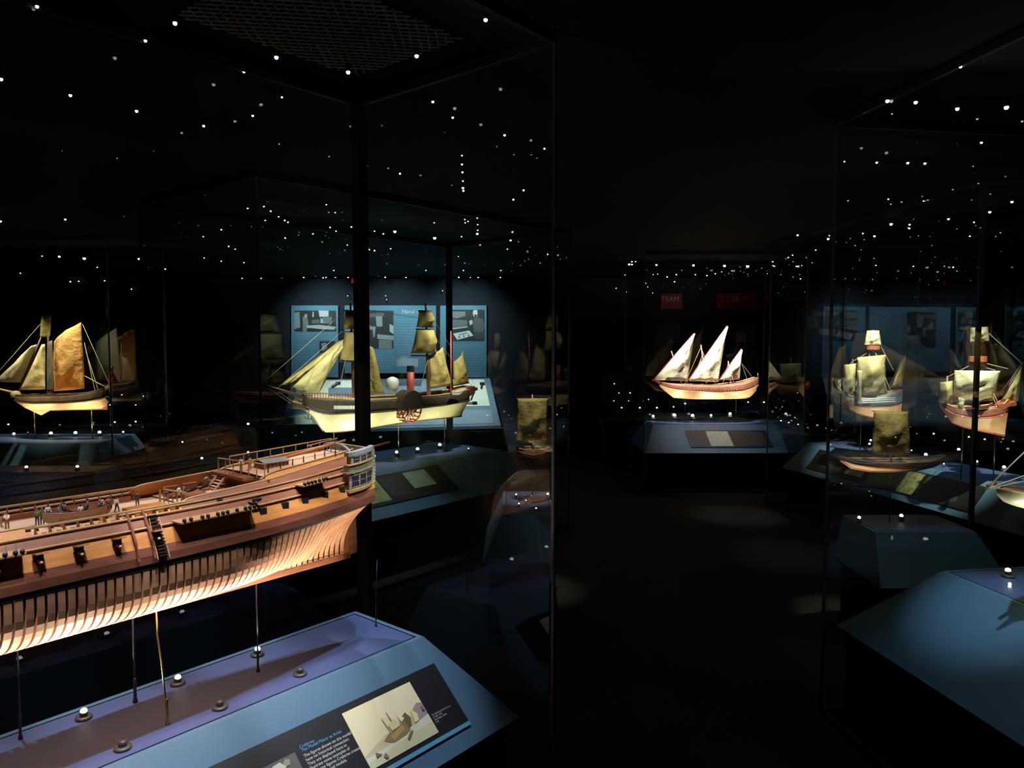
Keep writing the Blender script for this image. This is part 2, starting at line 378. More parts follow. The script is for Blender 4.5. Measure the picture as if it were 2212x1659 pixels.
# decks
def deck(name, s0, s1, z, m=WOODL, inset=.007, th=.004):
    o = MB(); zf = z if callable(z) else (lambda s: z)
    for k in (0, 1): o.grid(lambda u, v, k=k: Vector((lerp(s0, s1, u), lerp(-1, 1, v)*(hb(lerp(s0, s1, u), zf(lerp(s0, s1, u)))-inset), zf(lerp(s0, s1, u))-k*th+.002*(1-(2*v-1)**2))), 30, 6)
    return o.build(name, m, ship)
deck('waist_deck', -.1, .93, 1.168)
deck('quarter_deck', .90, 1.44, lambda s: 1.172+.05*max(0, s-.9))
def pz_(s): return 1.226+.055*(s-1.08)
deck('poop_deck', 1.09, 1.432, pz_, inset=.014)
o = MB(); yb = hb(1.09, 1.2)-.01; o.bx((1.088, -yb, 1.180), (1.093, yb, 1.222)); o.build('poop_bulkhead', WOODR, ship)
o = MB().bx((1.055, -.06, 1.214), (1.10, .11, 1.222)); o.build('poop_breast_beam', WOODR, ship)
# poop front rail and side rails
o = MB()
ya, yb = -.112, .085
o.tube([(1.062, yb, 1.262), (1.088, ya, 1.262)], .0019, 5)
for k in range(7):
    t = k/6; x, y = lerp(1.062, 1.088, t), lerp(yb, ya, t); o.tube([(x, y, 1.222), (x, y, 1.262)], .0016, 5)
o.build('poop_front_rail', WOODM, ship)
o = MB()
pts = [(s, (hb(s, 1.25)-.012), pz_(s)+.034) for s in [lerp(1.10, 1.44, i/8) for i in range(9)]]
o.tube(pts, .0018, 5)
for x, y, z in pts: o.tube([(x, y, z-.036), (x, y, z)], .0015, 5)
o.build('poop_side_rail', WOODM, ship)['label'] = 'thin handrail on the far side of the poop'
o = MB()
for s in (1.112, 1.152, 1.192, 1.23, 1.27, 1.305, 1.345):
    y = -(hb(s, 1.25)-.012); o.tube([(s, y, ptop(s)-.005), (s, y, ptop(s)+.020)], .0022, 5, .0014)
o.build('timber_heads', WOODK, ship)
# skylight
sk = MB().bx((1.14, -.032, pz_(1.17)), (1.215, .028, pz_(1.17)+.017)).build('skylight', WOODO, ship)
MB().prism([(1.135, -.036, pz_(1.17)+.017), (1.22, -.036, pz_(1.17)+.017), (1.22, -.002, pz_(1.17)+.024), (1.135, -.002, pz_(1.17)+.024)], (0, 0, .0015)).prism([(1.135, .032, pz_(1.17)+.017), (1.22, .032, pz_(1.17)+.017), (1.22, -.002, pz_(1.17)+.024), (1.135, -.002, pz_(1.17)+.024)], (0, 0, .0015)).build('skylight_roof', GREYR, sk)
o = MB()
for k in range(6): o.bx((1.146+k*.012, -.0335, pz_(1.17)+.006), (1.153+k*.012, -.032, pz_(1.17)+.014))
for k in range(3): o.bx((1.1385, -.026+k*.018, pz_(1.17)+.006), (1.14, -.015+k*.018, pz_(1.17)+.014))
o.build('skylight_panes', PANE, sk)
# stern arch, spars
o = MB(); P = [(1.405+.01*math.cos(a), .0+.085*math.cos(a), 1.249+.026*math.sin(a)) for a in [math.pi*k/10 for k in range(11)]]
o.tube(P, .0035, 6)
for p in P[1:-1]: o.tube([(p[0]-.004, p[1], 1.244), p], .0016, 5)
o.build('stern_arch', GREYR, ship)
MB().tube([(1.34, .06, 1.268), (1.455, .06, 1.280)], .0018, 5).tube([(1.45, .06, 1.25), (1.45, .06, 1.279)], .0016, 5).build('stern_handrail', WOODM, ship)
for a, b, r in (((1.22, .03, 1.243), (1.445, .005, 1.279), .0048), ((1.33, -.05, 1.238), (1.605, -.02, 1.258), .0045)):
    MB().tube([a, b], r, 6, r*.8).build('spar', WOODO, ship, smooth=True)
# quarter gallery and stern
def gal(name, z0, z1, s0, s1, off, m):
    o = MB()
    def F(u, v, k):
        s = lerp(s0, s1, u); z = lerp(z0, z1, v)+dz(s)
        return Vector((s, -(hb(s, 1.17)+off*math.sin(math.pi*min(1, .25+.75*u)*.98+.05)**.7-.002-k*.02), z))
    for k in (0, 1): o.grid(lambda u, v: F(u, v, k), 10, 2)
    for v in (0, 1): o.grid(lambda u, w, v=v: F(u, v, w), 10, 1)
    for u in (0, 1): o.grid(lambda v, w, u=u: F(u, v, w), 2, 1)
    return o, F
tr = MB().prism([(1.425, -.12, 1.10), (1.425, .12, 1.10), (1.44, .13, 1.16), (1.455, .115, 1.20), (1.46, .105, 1.262), (1.46, -.105, 1.262), (1.455, -.115, 1.20), (1.44, -.13, 1.16)], (.012, 0, 0)).build('stern_transom', CREAM, ship)
g = gal('quarter_gallery', 1.142, 1.190, 1.335, 1.445, .022, CREAM)[0]
g2, F2 = gal('x', 1.190, 1.195, 1.325, 1.452, .025, CREAM)
qg = g.build('quarter_gallery', CREAM, ship); qg['label'] = 'carved cream and gold quarter gallery'
g2.build('gallery_cornice', CREAM, qg)
gal('x', 1.196, 1.214, 1.33, 1.45, .022, CREAM)[0].build('carved_frieze', CREAM, qg)
gal('x', 1.214, 1.2165, 1.33, 1.45, .027, CREAM)[0].build('gallery_cornice', WOODM, qg)
up, FU = gal('x', 1.2165, 1.240, 1.345, 1.445, .019, CREAM); up.build('upper_gallery', CREAM, qg)
gal('x', 1.240, 1.252, 1.335, 1.455, .020, GREYR)[0].build('gallery_roof', GREYR, qg)
gal('x', 1.134, 1.142, 1.33, 1.45, .026, CREAM)[0].build('gallery_sill', WOODM, qg)
def win(F, u, v0, v1, du, par):
    a, b = F(u-du, v0, 0), F(u+du, v0, 0); c, d = F(u+du, v1, 0), F(u-du, v1, 0); n = Vector((0, -.0012, 0))
    w = MB().prism([a, b, c, d], n).build('gallery_window', PANE, par)
    m = MB()
    for t in (0, .33, .66, 1): m.tube([a.lerp(b, t)+n, d.lerp(c, t)+n], .0005, 4)
    for t in (0, .5, 1): m.tube([a.lerp(d, t)+n, b.lerp(c, t)+n], .0005, 4)
    m.build('glazing_bars', CREAM, w)
_, FL = gal('x', 1.142, 1.190, 1.335, 1.445, .022, CREAM)
for u in (.2, .5, .79): win(FL, u, .16, .84, .115, qg)
for u in (.2, .5, .79): win(FU, u, .12, .88, .11, qg)
MB().prism([(1.36, -.13, 1.132), (1.452, -.12, 1.136), (1.445, -.09, 1.118), (1.43, -.03, 1.10), (1.40, -.05, 1.10)], (0, .02, -.004)).build('gallery_underside', GREYR, qg)
# gun ports with lids
ports = [.38, .45, .525, .602, .68, .765, 1.043, 1.112, 1.177, 1.249, 1.315]
for s in ports:
    y = hb(s, 1.142+dz(s)); z = 1.141+dz(s)
    p = MB().bx((s-.0095, -y-.0012, z-(.0165 if s < .9 else .0175)), (s+.0095, -y+.01, z+.0150)).build('gun_port', HULLK, ship)  # black box for the port recess, its shade put into the colour
    M = Matrix.Rotation(R(-12), 3, 'X')
    if s < .9: MB().box((s, -y-(.013 if s < .9 else .007), z+(.0175 if s < .9 else .009)), (.023, .022, .0025), M).build('port_lid', WOODO, p)
    if s < .8: MB().tube([(s, -y+.01, z-.001), (s-.001, -y-.017, z)], .0042, 10, .0034).ball((s-.001, -y-.019, z), .0042).build('gun_barrel', WOODL, p, smooth=True)
for s, z in ((.94, 1.19), (1.02, 1.176), (1.165, 1.19)):
    MB().bx((s-.006, -hb(s, z)-.004, z-.006), (s+.006, -hb(s, z)+.004, z+.006)).build('small_port', HULLK, ship)
# channels with deadeyes
def channel(s0, s1, z, wd, dead, tall, name='channel'):
    ys = [hb(s0, z), hb(s1, z)]
    c = MB().prism([(s0, -ys[0]+.004, z), (s1, -ys[1]+.004, z+dz(s1)-dz(s0)), (s1-.003, -ys[1]-wd, z+dz(s1)-dz(s0)), (s0+.004, -ys[0]-wd, z)], (0, 0, .0035)).build(name, WOODM, ship)
    for s in dead:
        y = -interp(s, [s0, s1], ys)-wd+.003; zz = z+dz(s)-dz(s0)+.007
        MB().lathe([(.0015, -.005), (.0042, -.003), (.0048, 0), (.0042, .003), (.0015, .005)], (s, y, zz), 10).build('deadeye', IRON, c, smooth=True)
    for s in tall:
        y = -interp(s, [s0, s1], ys)-wd+.004; MB().tube([(s, y, z+.004), (s-.002, y+.004, z+.026)], .0013, 5, .0007).build('iron_stay', GREYR, c)
channel(.808, 1.012, 1.1655, .041, (.822, .838, .866, .88, .905, .918, .93, .955, .978, .990, 1.002), (.838, .905, .978))
channel(.30, .500, 1.1655, .041, (.40, .425, .445, .46, .478, .49), (.465, .482))
channel(1.16, 1.255, 1.196, .038, (1.172, 1.184, 1.196, 1.208, 1.222, 1.236, 1.247), (1.168, 1.225))
channel(1.010, 1.036, 1.178, .024, (1.016, 1.026, 1.033), ())
# gangway: raised plank with posts and knees
o = MB(); gy = .135
o.box(((.52+.87)/2, -gy, 1.2025), (.36, .012, .003)); o.build('gangway', WOODM, ship)['label'] = 'narrow raised gangway plank along the near side'
MB().box((.69, gy, 1.203), (.42, .006, .004)).build('gangway_rail', WOODM, ship)
o = MB()
for k in range(12):
    s = .53+k*.029; o.tube([(s, gy, 1.168), (s, gy, 1.203)], .002, 4)
o.bx((.5, gy-.003, 1.168), (.84, gy+.003, 1.182)); o.build('far_side_stanchions', WOODR, ship)
for k in range(12):
    s = .535+k*.0275
    MB().prism([(s, -gy-.014, 1.187), (s, -gy+.016, 1.172), (s, -gy+.010, 1.202), (s, -gy+.004, 1.202)], (.005, 0, 0)).prism([(s+.010, -gy+.01, 1.170), (s+.022, -gy+.014, 1.17), (s+.016, -gy-.014, 1.188), (s+.008, -gy-.012, 1.188)], (0, 0, .004)).build('gangway_knee', WOODO, ship)
strip('forecastle_bulwark', .10, .525, lambda s: 1.187, lambda s: 1.2035, 0, WOODO, n=20)
moulding('forecastle_cap', .08, .535, lambda s: 1.205, -.002, .0032, WOODM)
strip('far_waist_wall', .50, .86, lambda s: 1.168, lambda s: 1.178, -.006, WOODR, sides=(1,), n=10)
# far bulwark fore end is rounded
MB().lathe([(.008, -.002), (.008, .002)], (.0, 0, 0), 12) if False else None
# midship platform, belfry rails, stairs, guns on the quarterdeck
MB().bx((.752, -.105, 1.182), (.845, -.03, 1.190)).bx((.76, -.1, 1.17), (.84, -.04, 1.182)).build('hatch_platform', WOODO, ship)
o = MB(); 
o.tube([(.872, .01, 1.212), (.888, -.075, 1.212)], .0028, 5); o.tube([(.862, .01, 1.176), (.862, .01, 1.212)], .003, 5)
for k in range(6):
    t = k/5; x, y = lerp(.872, .888, t), lerp(.01, -.075, t); o.tube([(x, y, 1.175), (x, y, 1.212)], .0017, 4)
o.build('quarterdeck_rail', WOODM, ship)
o = MB()
for k in range(6): o.bx((1.028+k*.0075, .045, 1.178+k*.0072), (1.038+k*.0075, .085, 1.180+k*.0072))
o.prism([(1.02, .043, 1.176), (1.026, .043, 1.176), (1.075, .043, 1.224), (1.068, .043, 1.226)], (0, .002, 0)).prism([(1.02, .085, 1.176), (1.026, .085, 1.176), (1.075, .085, 1.224), (1.068, .085, 1.226)], (0, .002, 0))
o.build('poop_ladder', WOODL, ship)
o = MB()
for s, y in ((.93, .09), (.985, .095), (1.04, .09)):
    o.bx((s-.02, y, 1.176), (s+.02, y+.012, 1.200)); o.bx((s-.018, y-.045, 1.178), (s+.018, y-.004, 1.183))
o.build('bulwark_lockers', WOODR, ship)
for s, y in ((.915, .07), (.965, .05), (1.01, .07), (1.03, -.05)):
    c = MB().bx((s-.012, y-.012, 1.178), (s+.012, y+.006, 1.186)).build('gun_carriage', WOODR, ship)
    MB().tube([(s-.02, y-.01, 1.190), (s+.018, y+.012, 1.190)], .003, 8, .0045).build('gun', IRON, c, smooth=True)
o = MB().bx((.905, -.055, 1.176), (.93, -.02, 1.196)).bx((.902, -.06, 1.196), (.955, -.015, 1.199)); o.build('companionway', WOODR, ship)
# fenders and side ladder
for s in (.716, .752):
    MB().tube([(s, -hb(s, z)-.004-.002*i, z) for i, z in enumerate((1.20, 1.187, 1.165, 1.14, 1.10))], .0032, 5).build('fender', WOODW, ship)
o = MB()
for k in range(13):
    z = 1.100+k*.0072; s = .772-.0004*k; y = hb(s, z); o.bx((s-.010, -y-.010, z), (s+.010, -y+.004, z+.0028))
o.build('side_ladder', WOODK, ship)['label'] = 'dark boarding steps up the side'
o = MB()
o.tube([(.758, -hb(.758, 1.1)-.012, 1.095), (.756, -hb(.756, 1.18)-.014, 1.185)], .0008, 4).tube([(.785, -hb(.78, 1.1)-.012, 1.095), (.778, -hb(.78, 1.18)-.014, 1.185)], .0008, 4)
o.build('ladder_ropes', ROPEY, ship)
# boat stowed on deck
def small_boat(nm, lab, fr, x0, x1, yc, zk, zs, b, mo, mi, rise=.012, grp=None):
    t = thing(nm, lab, 'boat', fr, ((x0+x1)/2, yc, zk))
    def H(u, v, k):
        x = lerp(x0, x1, u); e = math.sin(math.pi*min(1, max(0, u*.93+.02)))**.55 if u < .98 else .05
        sh = zs+rise*(2*u-1)**2*1.0; kk = zk+(sh-zk)*.55*max(0, (abs(2*u-1)-.7)/.3)**2
        y = b*e*(v**.45)-k*.0025; return Vector((x, y, lerp(kk, sh, v)+k*.002))
    for nmm, m_, k, v0, v1 in (('hull_bottom', CREAM, 0, 0, .55), ('hull', mo, 0, .55, 1), ('lining', mi, 1, 0, 1)):
        o = MB()
        for sd in (-1, 1): o.grid(lambda u, v: (lambda q: Vector((q.x, yc+sd*max(0, q.y), q.z)))(H(u, lerp(v0, v1, v), k)), 20, 6)
        o.build(nmm, m_, t, smooth=True)
    o = MB()
    for sd in (-1, 1): o.tube([(q.x, yc+sd*max(0, q.y), q.z) for q in [H(i/20, 1, 0) for i in range(21)]], b*.05, 5)
    o.build('gunwale', mi, t)
    for u in (.25, .45, .65):
        q = H(u, .75, 1); MB().bx((q.x-b*.1, yc-q.y, q.z), (q.x+b*.1, yc+q.y, q.z+b*.05)).build('thwart', mi, t)
    return t
small_boat('ship_boat', 'brown and white boat full of tiny figures, stowed amidships on the warship', FG, .585, .737, -.012, 1.174, 1.200, .030, mat('boat_planking', (.40, .24, .14), .5), WOODR, rise=.006)
for s in (.62, .70): tag(MB().bx((s-.003, -.045, 1.170), (s+.003, .02, 1.1765)).build('boat_chock', WOODO, None, FG, base=(s, -.01, 1.17)), 'wooden chock under the boat on the warship deck', 'chock', 'chocks under the stowed boat')

# ---------------------------------------------------------------- crew figures, 1:37
SKIN = mat('figure_skin', (.50, .27, .17), .6); HAIR = mat('figure_hair', (.05, .03, .02), .7)
def crew_mesh(pose, shirt, legs):
    J = dict(pel=(0, 0, .52), che=(0, 0, .72), nec=(0, 0, .84), hea=(0, -.008, .905), top=(0, 0, .95), nos=(0, -.066, .900))
    for s, n in ((1, 'l'), (-1, 'r')):
        J.update({'sho'+n: (s*.10, 0, .80), 'elb'+n: (s*.145, .01, .66), 'wri'+n: (s*.15, -.04, .54), 'han'+n: (s*.15, -.06, .49), 'hip'+n: (s*.055, 0, .49), 'kne'+n: (s*.065, -.01, .27), 'ank'+n: (s*.07, .015, .05), 'toe'+n: (s*.075, -.07, .025)})
    if pose == 'reach':
        for s, n in ((1, 'l'), (-1, 'r')): J['elb'+n] = (s*.13, -.09, .70); J['wri'+n] = (s*.09, -.2, .72); J['han'+n] = (s*.08, -.25, .72)
    if pose == 'stride': J['knel'] = (.065, -.10, .28); J['ankl'] = (.07, -.12, .05); J['toel'] = (.075, -.2, .03); J['ankr'] = (-.07, .1, .06); J['toer'] = (-.075, .03, .025)
    if pose == 'sit':
        for s, n in ((1, 'l'), (-1, 'r')): J['kne'+n] = (s*.08, -.22, .50); J['ank'+n] = (s*.08, -.24, .30); J['toe'+n] = (s*.08, -.31, .28)
    if pose == 'bend':
        J['che'] = (0, -.14, .66); J['nec'] = (0, -.23, .72); J['hea'] = (0, -.29, .75); J['top'] = (0, -.32, .78); J['nos'] = (0, -.34, .71)
        for s, n in ((1, 'l'), (-1, 'r')): J['sho'+n] = (s*.10, -.20, .71); J['elb'+n] = (s*.13, -.26, .58); J['wri'+n] = (s*.1, -.33, .48); J['han'+n] = (s*.09, -.36, .44)
    rad = dict(pel=.085, che=.095, nec=.04, hea=.058, top=.042, nos=.012, sho=.05, elb=.036, wri=.028, han=.03, hip=.065, kne=.045, ank=.032, toe=.026)
    E = [('pel', 'che'), ('che', 'nec'), ('nec', 'hea'), ('hea', 'top'), ('hea', 'nos')]
    for n in 'lr': E += [('che', 'sho'+n), ('sho'+n, 'elb'+n), ('elb'+n, 'wri'+n), ('wri'+n, 'han'+n), ('pel', 'hip'+n), ('hip'+n, 'kne'+n), ('kne'+n, 'ank'+n), ('ank'+n, 'toe'+n)]
    ks = list(J); me = bpy.data.meshes.new('crew'); me.from_pydata([J[k] for k in ks], [(ks.index(a), ks.index(b)) for a, b in E], [])
    o = bpy.data.objects.new('tmp', me); COL.objects.link(o)
    o.modifiers.new('s', 'SKIN'); o.modifiers.new('u', 'SUBSURF').levels = 1
    for i, k in enumerate(ks):
        r = rad[k[:3]]; me.skin_vertices[0].data[i].radius = (r, r*(.75 if k in ('pel', 'che') else 1)); me.skin_vertices[0].data[i].use_root = (k == 'pel')
    bpy.context.view_layer.update()
    m2 = bpy.data.meshes.new_from_object(o.evaluated_get(bpy.context.evaluated_depsgraph_get())); bpy.data.objects.remove(o)
    for m in (SKIN, shirt, legs): m2.materials.append(m)
    for p in m2.polygons:
        c = p.center; k = min(ks, key=lambda q: (Vector(J[q])-c).length-rad[q[:3]])[:3]
        p.material_index = 0 if k in ('hea', 'top', 'nos', 'nec', 'han') else (1 if k in ('che', 'sho', 'elb', 'wri') else 2)
        p.use_smooth = True
    hd = Vector(J['hea']); hm = MB().ball((hd.x, hd.y+.012, hd.z+.022), .062, 10, .85)
    return m2, hm
CW = mat('cloth_white', (.9, .88, .82), .8); CG = mat('cloth_green', (.16, .24, .11), .8); CN = mat('cloth_navy', (.03, .035, .06), .8)
CB = mat('cloth_blue_grey', (.25, .29, .36), .8); CT = mat('cloth_tan', (.42, .28, .14), .8); CD = mat('cloth_dark', (.05, .05, .045), .8); CR = mat('cloth_brown', (.25, .12, .07), .8)
crewspec = [
 # u, v feet, z deck, pose, shirt, legs, heading, label
 (16, 1146, 1.168, 'reach', CW, CR, -30, 'tiny crewman in a white shirt, standing at the left end of the warship deck'),
 (3, 1140, 1.168, 'bend', CR, CT, 60, 'tiny crewman in brown bending at the left picture edge'),
 (81, 1138, 1.168, 'stand', CG, CN, 150, 'left of the two tiny figures in green coats beside the stowed boat'),
 (92, 1135, 1.168, 'reach', CG, CN, 170, 'right of the two tiny figures in green coats beside the stowed boat'),
 (252, 1109, 1.168, 'stride', CW, CN, 20, 'tiny crewman in a white shirt and dark trousers at the bow of the stowed boat'),
 (297, 1096, 1.168, 'stand', CD, CD, -20, 'tiny officer in a long dark coat beside the hatch platform'),
 (381, 1078, 1.176, 'bend', CW, CN, 70, 'tiny crewman in white bending over a gun by the near bulwark'),
 (399, 1074, 1.176, 'bend', CB, CD, -60, 'tiny crewman in grey crouching at a gun by the near bulwark'),
 (441, 1056, 1.178, 'bend', CB, CN, 80, 'tiny crewman in pale blue bending over a gun in mid quarterdeck'),
 (466, 1052, 1.178, 'reach', CB, CT, -80, 'tiny crewman in pale blue leaning back near the poop ladder'),
 (502, 1040, 1.180, 'sit', CN, CD, 0, 'tiny dark figure seated at the foot of the poop ladder'),
 (521, 1020, 1.226, 'stand', CW, CT, 0, 'left of the two tiny figures behind the poop front rail'),
 (540, 1019, 1.226, 'stand', CT, CT, 10, 'right of the two tiny figures behind the poop front rail'),
]
for u, v, z, pose, sh, lg, hd, lab in crewspec:
    p = FG.z(u, v, z); lim = (hb(p.x, z)-.02); p.y = max(-lim, min(lim, p.y)); z2 = pz_(p.x)+.002 if z > 1.22 else (z+.002 if p.x < .9 else 1.1735+.05*(p.x-.9)+.0015)
    me, hm = crew_mesh(pose, sh, lg)
    o = bpy.data.objects.new('crew_figure', me); COL.objects.link(o)
    o.matrix_world = FG.M @ Matrix.Translation((p.x, p.y, z2)) @ Matrix.Rotation(R(hd), 4, 'Z') @ Matrix.Scale(.040, 4)
    OFF[o.name] = Vector((0, 0, 0)); tag(o, lab, 'figurine'); hm.build('hair', HAIR if sh is not CG else CG, o, smooth=True)
seats = [(.60, .004, CW, 'tiny seated figure in white at the left end of the stowed boat'), (.618, -.01, CB, 'tiny seated figure in pale blue, second from the left in the stowed boat'),
 (.634, .006, CT, 'tiny seated figure in tan, third from the left in the stowed boat'), (.660, -.02, CW, 'tiny figure lying low amidships in the stowed boat'),
 (.684, .004, CB, 'tiny seated figure in lilac grey amidships in the stowed boat'), (.712, -.004, CW, 'tiny figure in white sitting highest at the right end of the stowed boat'), (.724, -.01, CT, 'tiny figure in tan at the right tip of the stowed boat')]
for i, (s, y, sh, lab) in enumerate(seats):
    me, hm = crew_mesh('sit', sh, CN)
    o = bpy.data.objects.new('crew_figure', me); COL.objects.link(o)
    o.matrix_world = FG.M @ Matrix.Translation((s, y-.01, 1.196-.04*.45-(.006 if i == 3 else 0)+.004)) @ Matrix.Rotation(R(60*i), 4, 'Z') @ Matrix.Scale(.040, 4)
    OFF[o.name] = Vector((0, 0, 0)); tag(o, lab, 'figurine'); hm.build('hair', HAIR, o, smooth=True)
for u, v, lab in ((342, 1040, 'left of the two tiny heads showing over the far bulwark'), (376, 1035, 'right of the two tiny heads showing over the far bulwark')):
    p = FG.y(u, v, .150); me, hm = crew_mesh('stand', CB, CN)
    o = bpy.data.objects.new('crew_figure', me); COL.objects.link(o)
    o.matrix_world = FG.M @ Matrix.Translation((p.x, .150, p.z-.036)) @ Matrix.Scale(.040, 4)
    OFF[o.name] = Vector((0, 0, 0)); tag(o, lab, 'figurine'); hm.build('hair', HAIR, o, smooth=True)
    MB().bx((p.x-.012, .128, p.z-.038), (p.x+.012, .162, p.z-.036)).build('channel', WOODM, ship)

# ---------------------------------------------------------------- rods, puck lamps
def rod(fr, pts, r, m, lab, grp=None, foot=None):
    t = thing('support_rod', lab, 'rod', fr, pts[0], grp)
    MB().tube(pts, r, 8).build('shaft', m, t, smooth=True)
    if foot: MB().lathe([(r*2.4, 0), (r*2.4, .006), (r*1.5, .012), (r*1.5, .06), (r*1.1, .066)], pts[0], 12).build('socket', foot, t, smooth=True)
    return t
rod(FG, [(.816, .086, ZT), (.816, .086, .94)], .0028, STEEL, 'slim dark rod between the left and middle lit puck lamps of the front plinth', foot=STEEL)
rod(FG, [(.818, -.092, ZT), (.816, -.088, .72), (.815, -.075, .80), (.818, -.05, .86), (.826, -.03, .925)], .0022, BRASS, 'bent brass rod with bright socket at the near edge of the front plinth', foot=BRASS)
rod(FG, [(1.122, .0, ZT), (1.122, .0, .904)], .0022, STEEL, 'slim rod beside the right lit puck lamp of the front plinth', foot=STEEL)
rod(FG, [(.56, .11, ZT), (.556, .09, .93)], .0022, STEEL, 'slim rod at the far left of the front plinth', foot=STEEL)
rod(FG, [(1.556, .0, ZT), (1.556, .0, .72), (1.562, .004, .78), (1.58, .02, .86)], .0014, STEEL, 'thin bent wire standing at the right end of the front plinth', foot=STEEL)
puck0 = None
def puck(fr, x, y, z, lit, lab, grp=None, sc=1., rot=0.):
    t = thing('puck_lamp_or_glint', lab, 'lamp', fr, (x, y, z), grp)
    o = MB().lathe([(.019*sc, 0), (.020*sc, .003*sc), (.019*sc, .007*sc), (.013*sc, .008*sc)], (x, y, z), 18); o.build('base_ring', PUCKM, t, smooth=True)
    o = MB().lathe([(.009*sc, .006*sc), (.0095*sc, .018*sc), (.006*sc, .021*sc)], (x, y, z), 12); o.build('lamp_head', PUCKM, t, smooth=True)
    if lit: MB().ball((x, y-.002*sc, z+.021*sc), .0085*sc, 10, .8).build('lens', {1: LAMP, 2: LAMPMID, 3: LAMPDIM}[lit], t, smooth=True)
    return t
for (x, y), nm in zip(((.695, .098), (.936, .10), (1.18, .10)), ('left', 'middle', 'right')):
    puck(FG, x, y, ZT, 1, f'lit puck lamp on the front plinth, {nm} of the glowing back row')
    spot('puck_light', FG.w((x, y, ZT+.035)), FG.w((x+.03, -.04, .95)), 11, 105, .7, (1, .86, .70), .006)
for (x, y), nm in zip(((.699, -.122), (.943, -.116), (1.188, -.111)), ('left', 'middle', 'right')):
    puck(FG, x, y, ZT, 0, f'dark unlit-looking puck lamp on the front plinth, {nm} of the near row')
    spot('puck_light', FG.w((x, y, ZT+.035)), FG.w((x+.01, -.03, .95)), 18, 100, .8, (1, .86, .70), .006)
for x in (.22, .46): spot('puck_light', FG.w((x, -.12, ZT+.035)), FG.w((x, -.05, .95)), 19, 100, .8, (1, .86, .70), .006)
spot('puck_light', FG.w((1.40, -.11, ZT+.035)), FG.w((1.30, -.03, 1.0)), 3.5, 70, .8, (1, .86, .70), .006)

# metal grille in the roof of the near case
o = MB(); gx0, gx1, gy0, gy1 = 1.0, 1.62, -.35, .15
for k in range(-14, 28):
    for sg in (1, -1):
        pts = []
        for t in range(41):
            x = lerp(gx0, gx1, t/40); y = gy0+(x-gx0)*sg*.9+k*.035-(0 if sg > 0 else -.0)
            if gy0 <= y <= gy1: pts.append((x, y, 2.481))
        if len(pts) > 1: o.tube([pts[0], pts[-1]], .003, 4)
tag(o.build('ceiling_grille', mat('grille_grey', (.10, .11, .08), .6), None, FG, base=(1.3, -.1, 2.48)), 'dim diamond-mesh metal grille in the ceiling at the top, above the tall black post', 'grille')

# ---------------------------------------------------------------- label panels on the slopes
PANELK = mat('panel_black', (.008, .009, .011), .5); BAR = mat('panel_blue_bar', (.10, .38, .62), .5)
TXTW = mat('lettering_white', (.62, .64, .60), .6); TXTB = mat('lettering_blue', (.10, .35, .62), .6)
def slope_frame(fr, x0, y0, y1, z0=ZT, z1=ZR):                 # plane of a front slope: origin at the top edge
    d = Vector((0, y1-y0, z1-z0)).normalized(); n = Vector((1, 0, 0)).cross(-d); n.normalize()
    if n.z < 0: n = -n
    o = Vector((x0, y0, z0))
    return lambda a, b, h=0.: o+Vector((1, 0, 0))*a+d*b+n*h
def poly3(P, pts, h, th): return [P(a, b, h) for a, b in pts]
def art(par, P, name, shapes, h):
    m = MB(); ms = []
    for k, (c, pts) in enumerate(shapes):
        key = 'print_%02x%02x%02x' % tuple(int(max(0, min(1, q))*255) for q in c); mm = mat(key, c, .6)
        if mm not in ms: ms.append(mm)
        m.mat(ms.index(mm)); m.add([P(a, b, h+.0003*(k+1)) for a, b in pts], [tuple(range(len(pts)))])
    return m.build(name, ms, par)
def text(par, fr, P, s, a, b, size, m, name='lettering', h=.003, spacing=1.0):
    c = bpy.data.curves.new(name, 'FONT'); c.body = s; c.size = size; c.extrude = .0002; c.space_line = spacing; c.materials.append(m)
    t0 = bpy.data.objects.new('tmp', c); COL.objects.link(t0); bpy.context.view_layer.update()
    me = bpy.data.meshes.new_from_object(t0.evaluated_get(bpy.context.evaluated_depsgraph_get())); bpy.data.objects.remove(t0)
    o = bpy.data.objects.new(name, me); COL.objects.link(o); o.parent = par
    X = (P(1, 0)-P(0, 0)).normalized(); Y = (P(0, 0)-P(0, 1)).normalized(); Z = X.cross(Y)
    p = P(a, b, h)-OFF[par.name]
    o.matrix_local = Matrix(((X.x, Y.x, Z.x, p.x), (X.y, Y.y, Z.y, p.y), (X.z, Y.z, Z.z, p.z), (0, 0, 0, 1)))
    OFF[o.name] = OFF[par.name]; return o
P = slope_frame(FG, 0, -.18, -.446)
HS = math.hypot(.266, .243)
def sq(a0, b0, a1, b1): return [(a0, b0), (a1, b0), (a1, b1), (a0, b1)]
lp = thing('label_panel', 'black label panel with a yellow ship painting on the near blue plinth', 'label panel', FG, P(1.2, .2, 0))
MB().prism([P(a, b, .001) for a, b in sq(.35, .093, 1.578, .300)], P(0, 0, .006)-P(0, 0, .001)).build('board', PANELK, lp)
MB().prism([P(a, b, .0061) for a, b in sq(.35, .294, 1.578, .306)], P(0, 0, .0075)-P(0, 0, .006)).build('blue_bar', BAR, lp)
ax, ay, aw, ah = 1.213, .113, .248, .168
def pc(u, v): return (ax+aw*u, ay+ah*v)
sky = (.80, .72, .44)
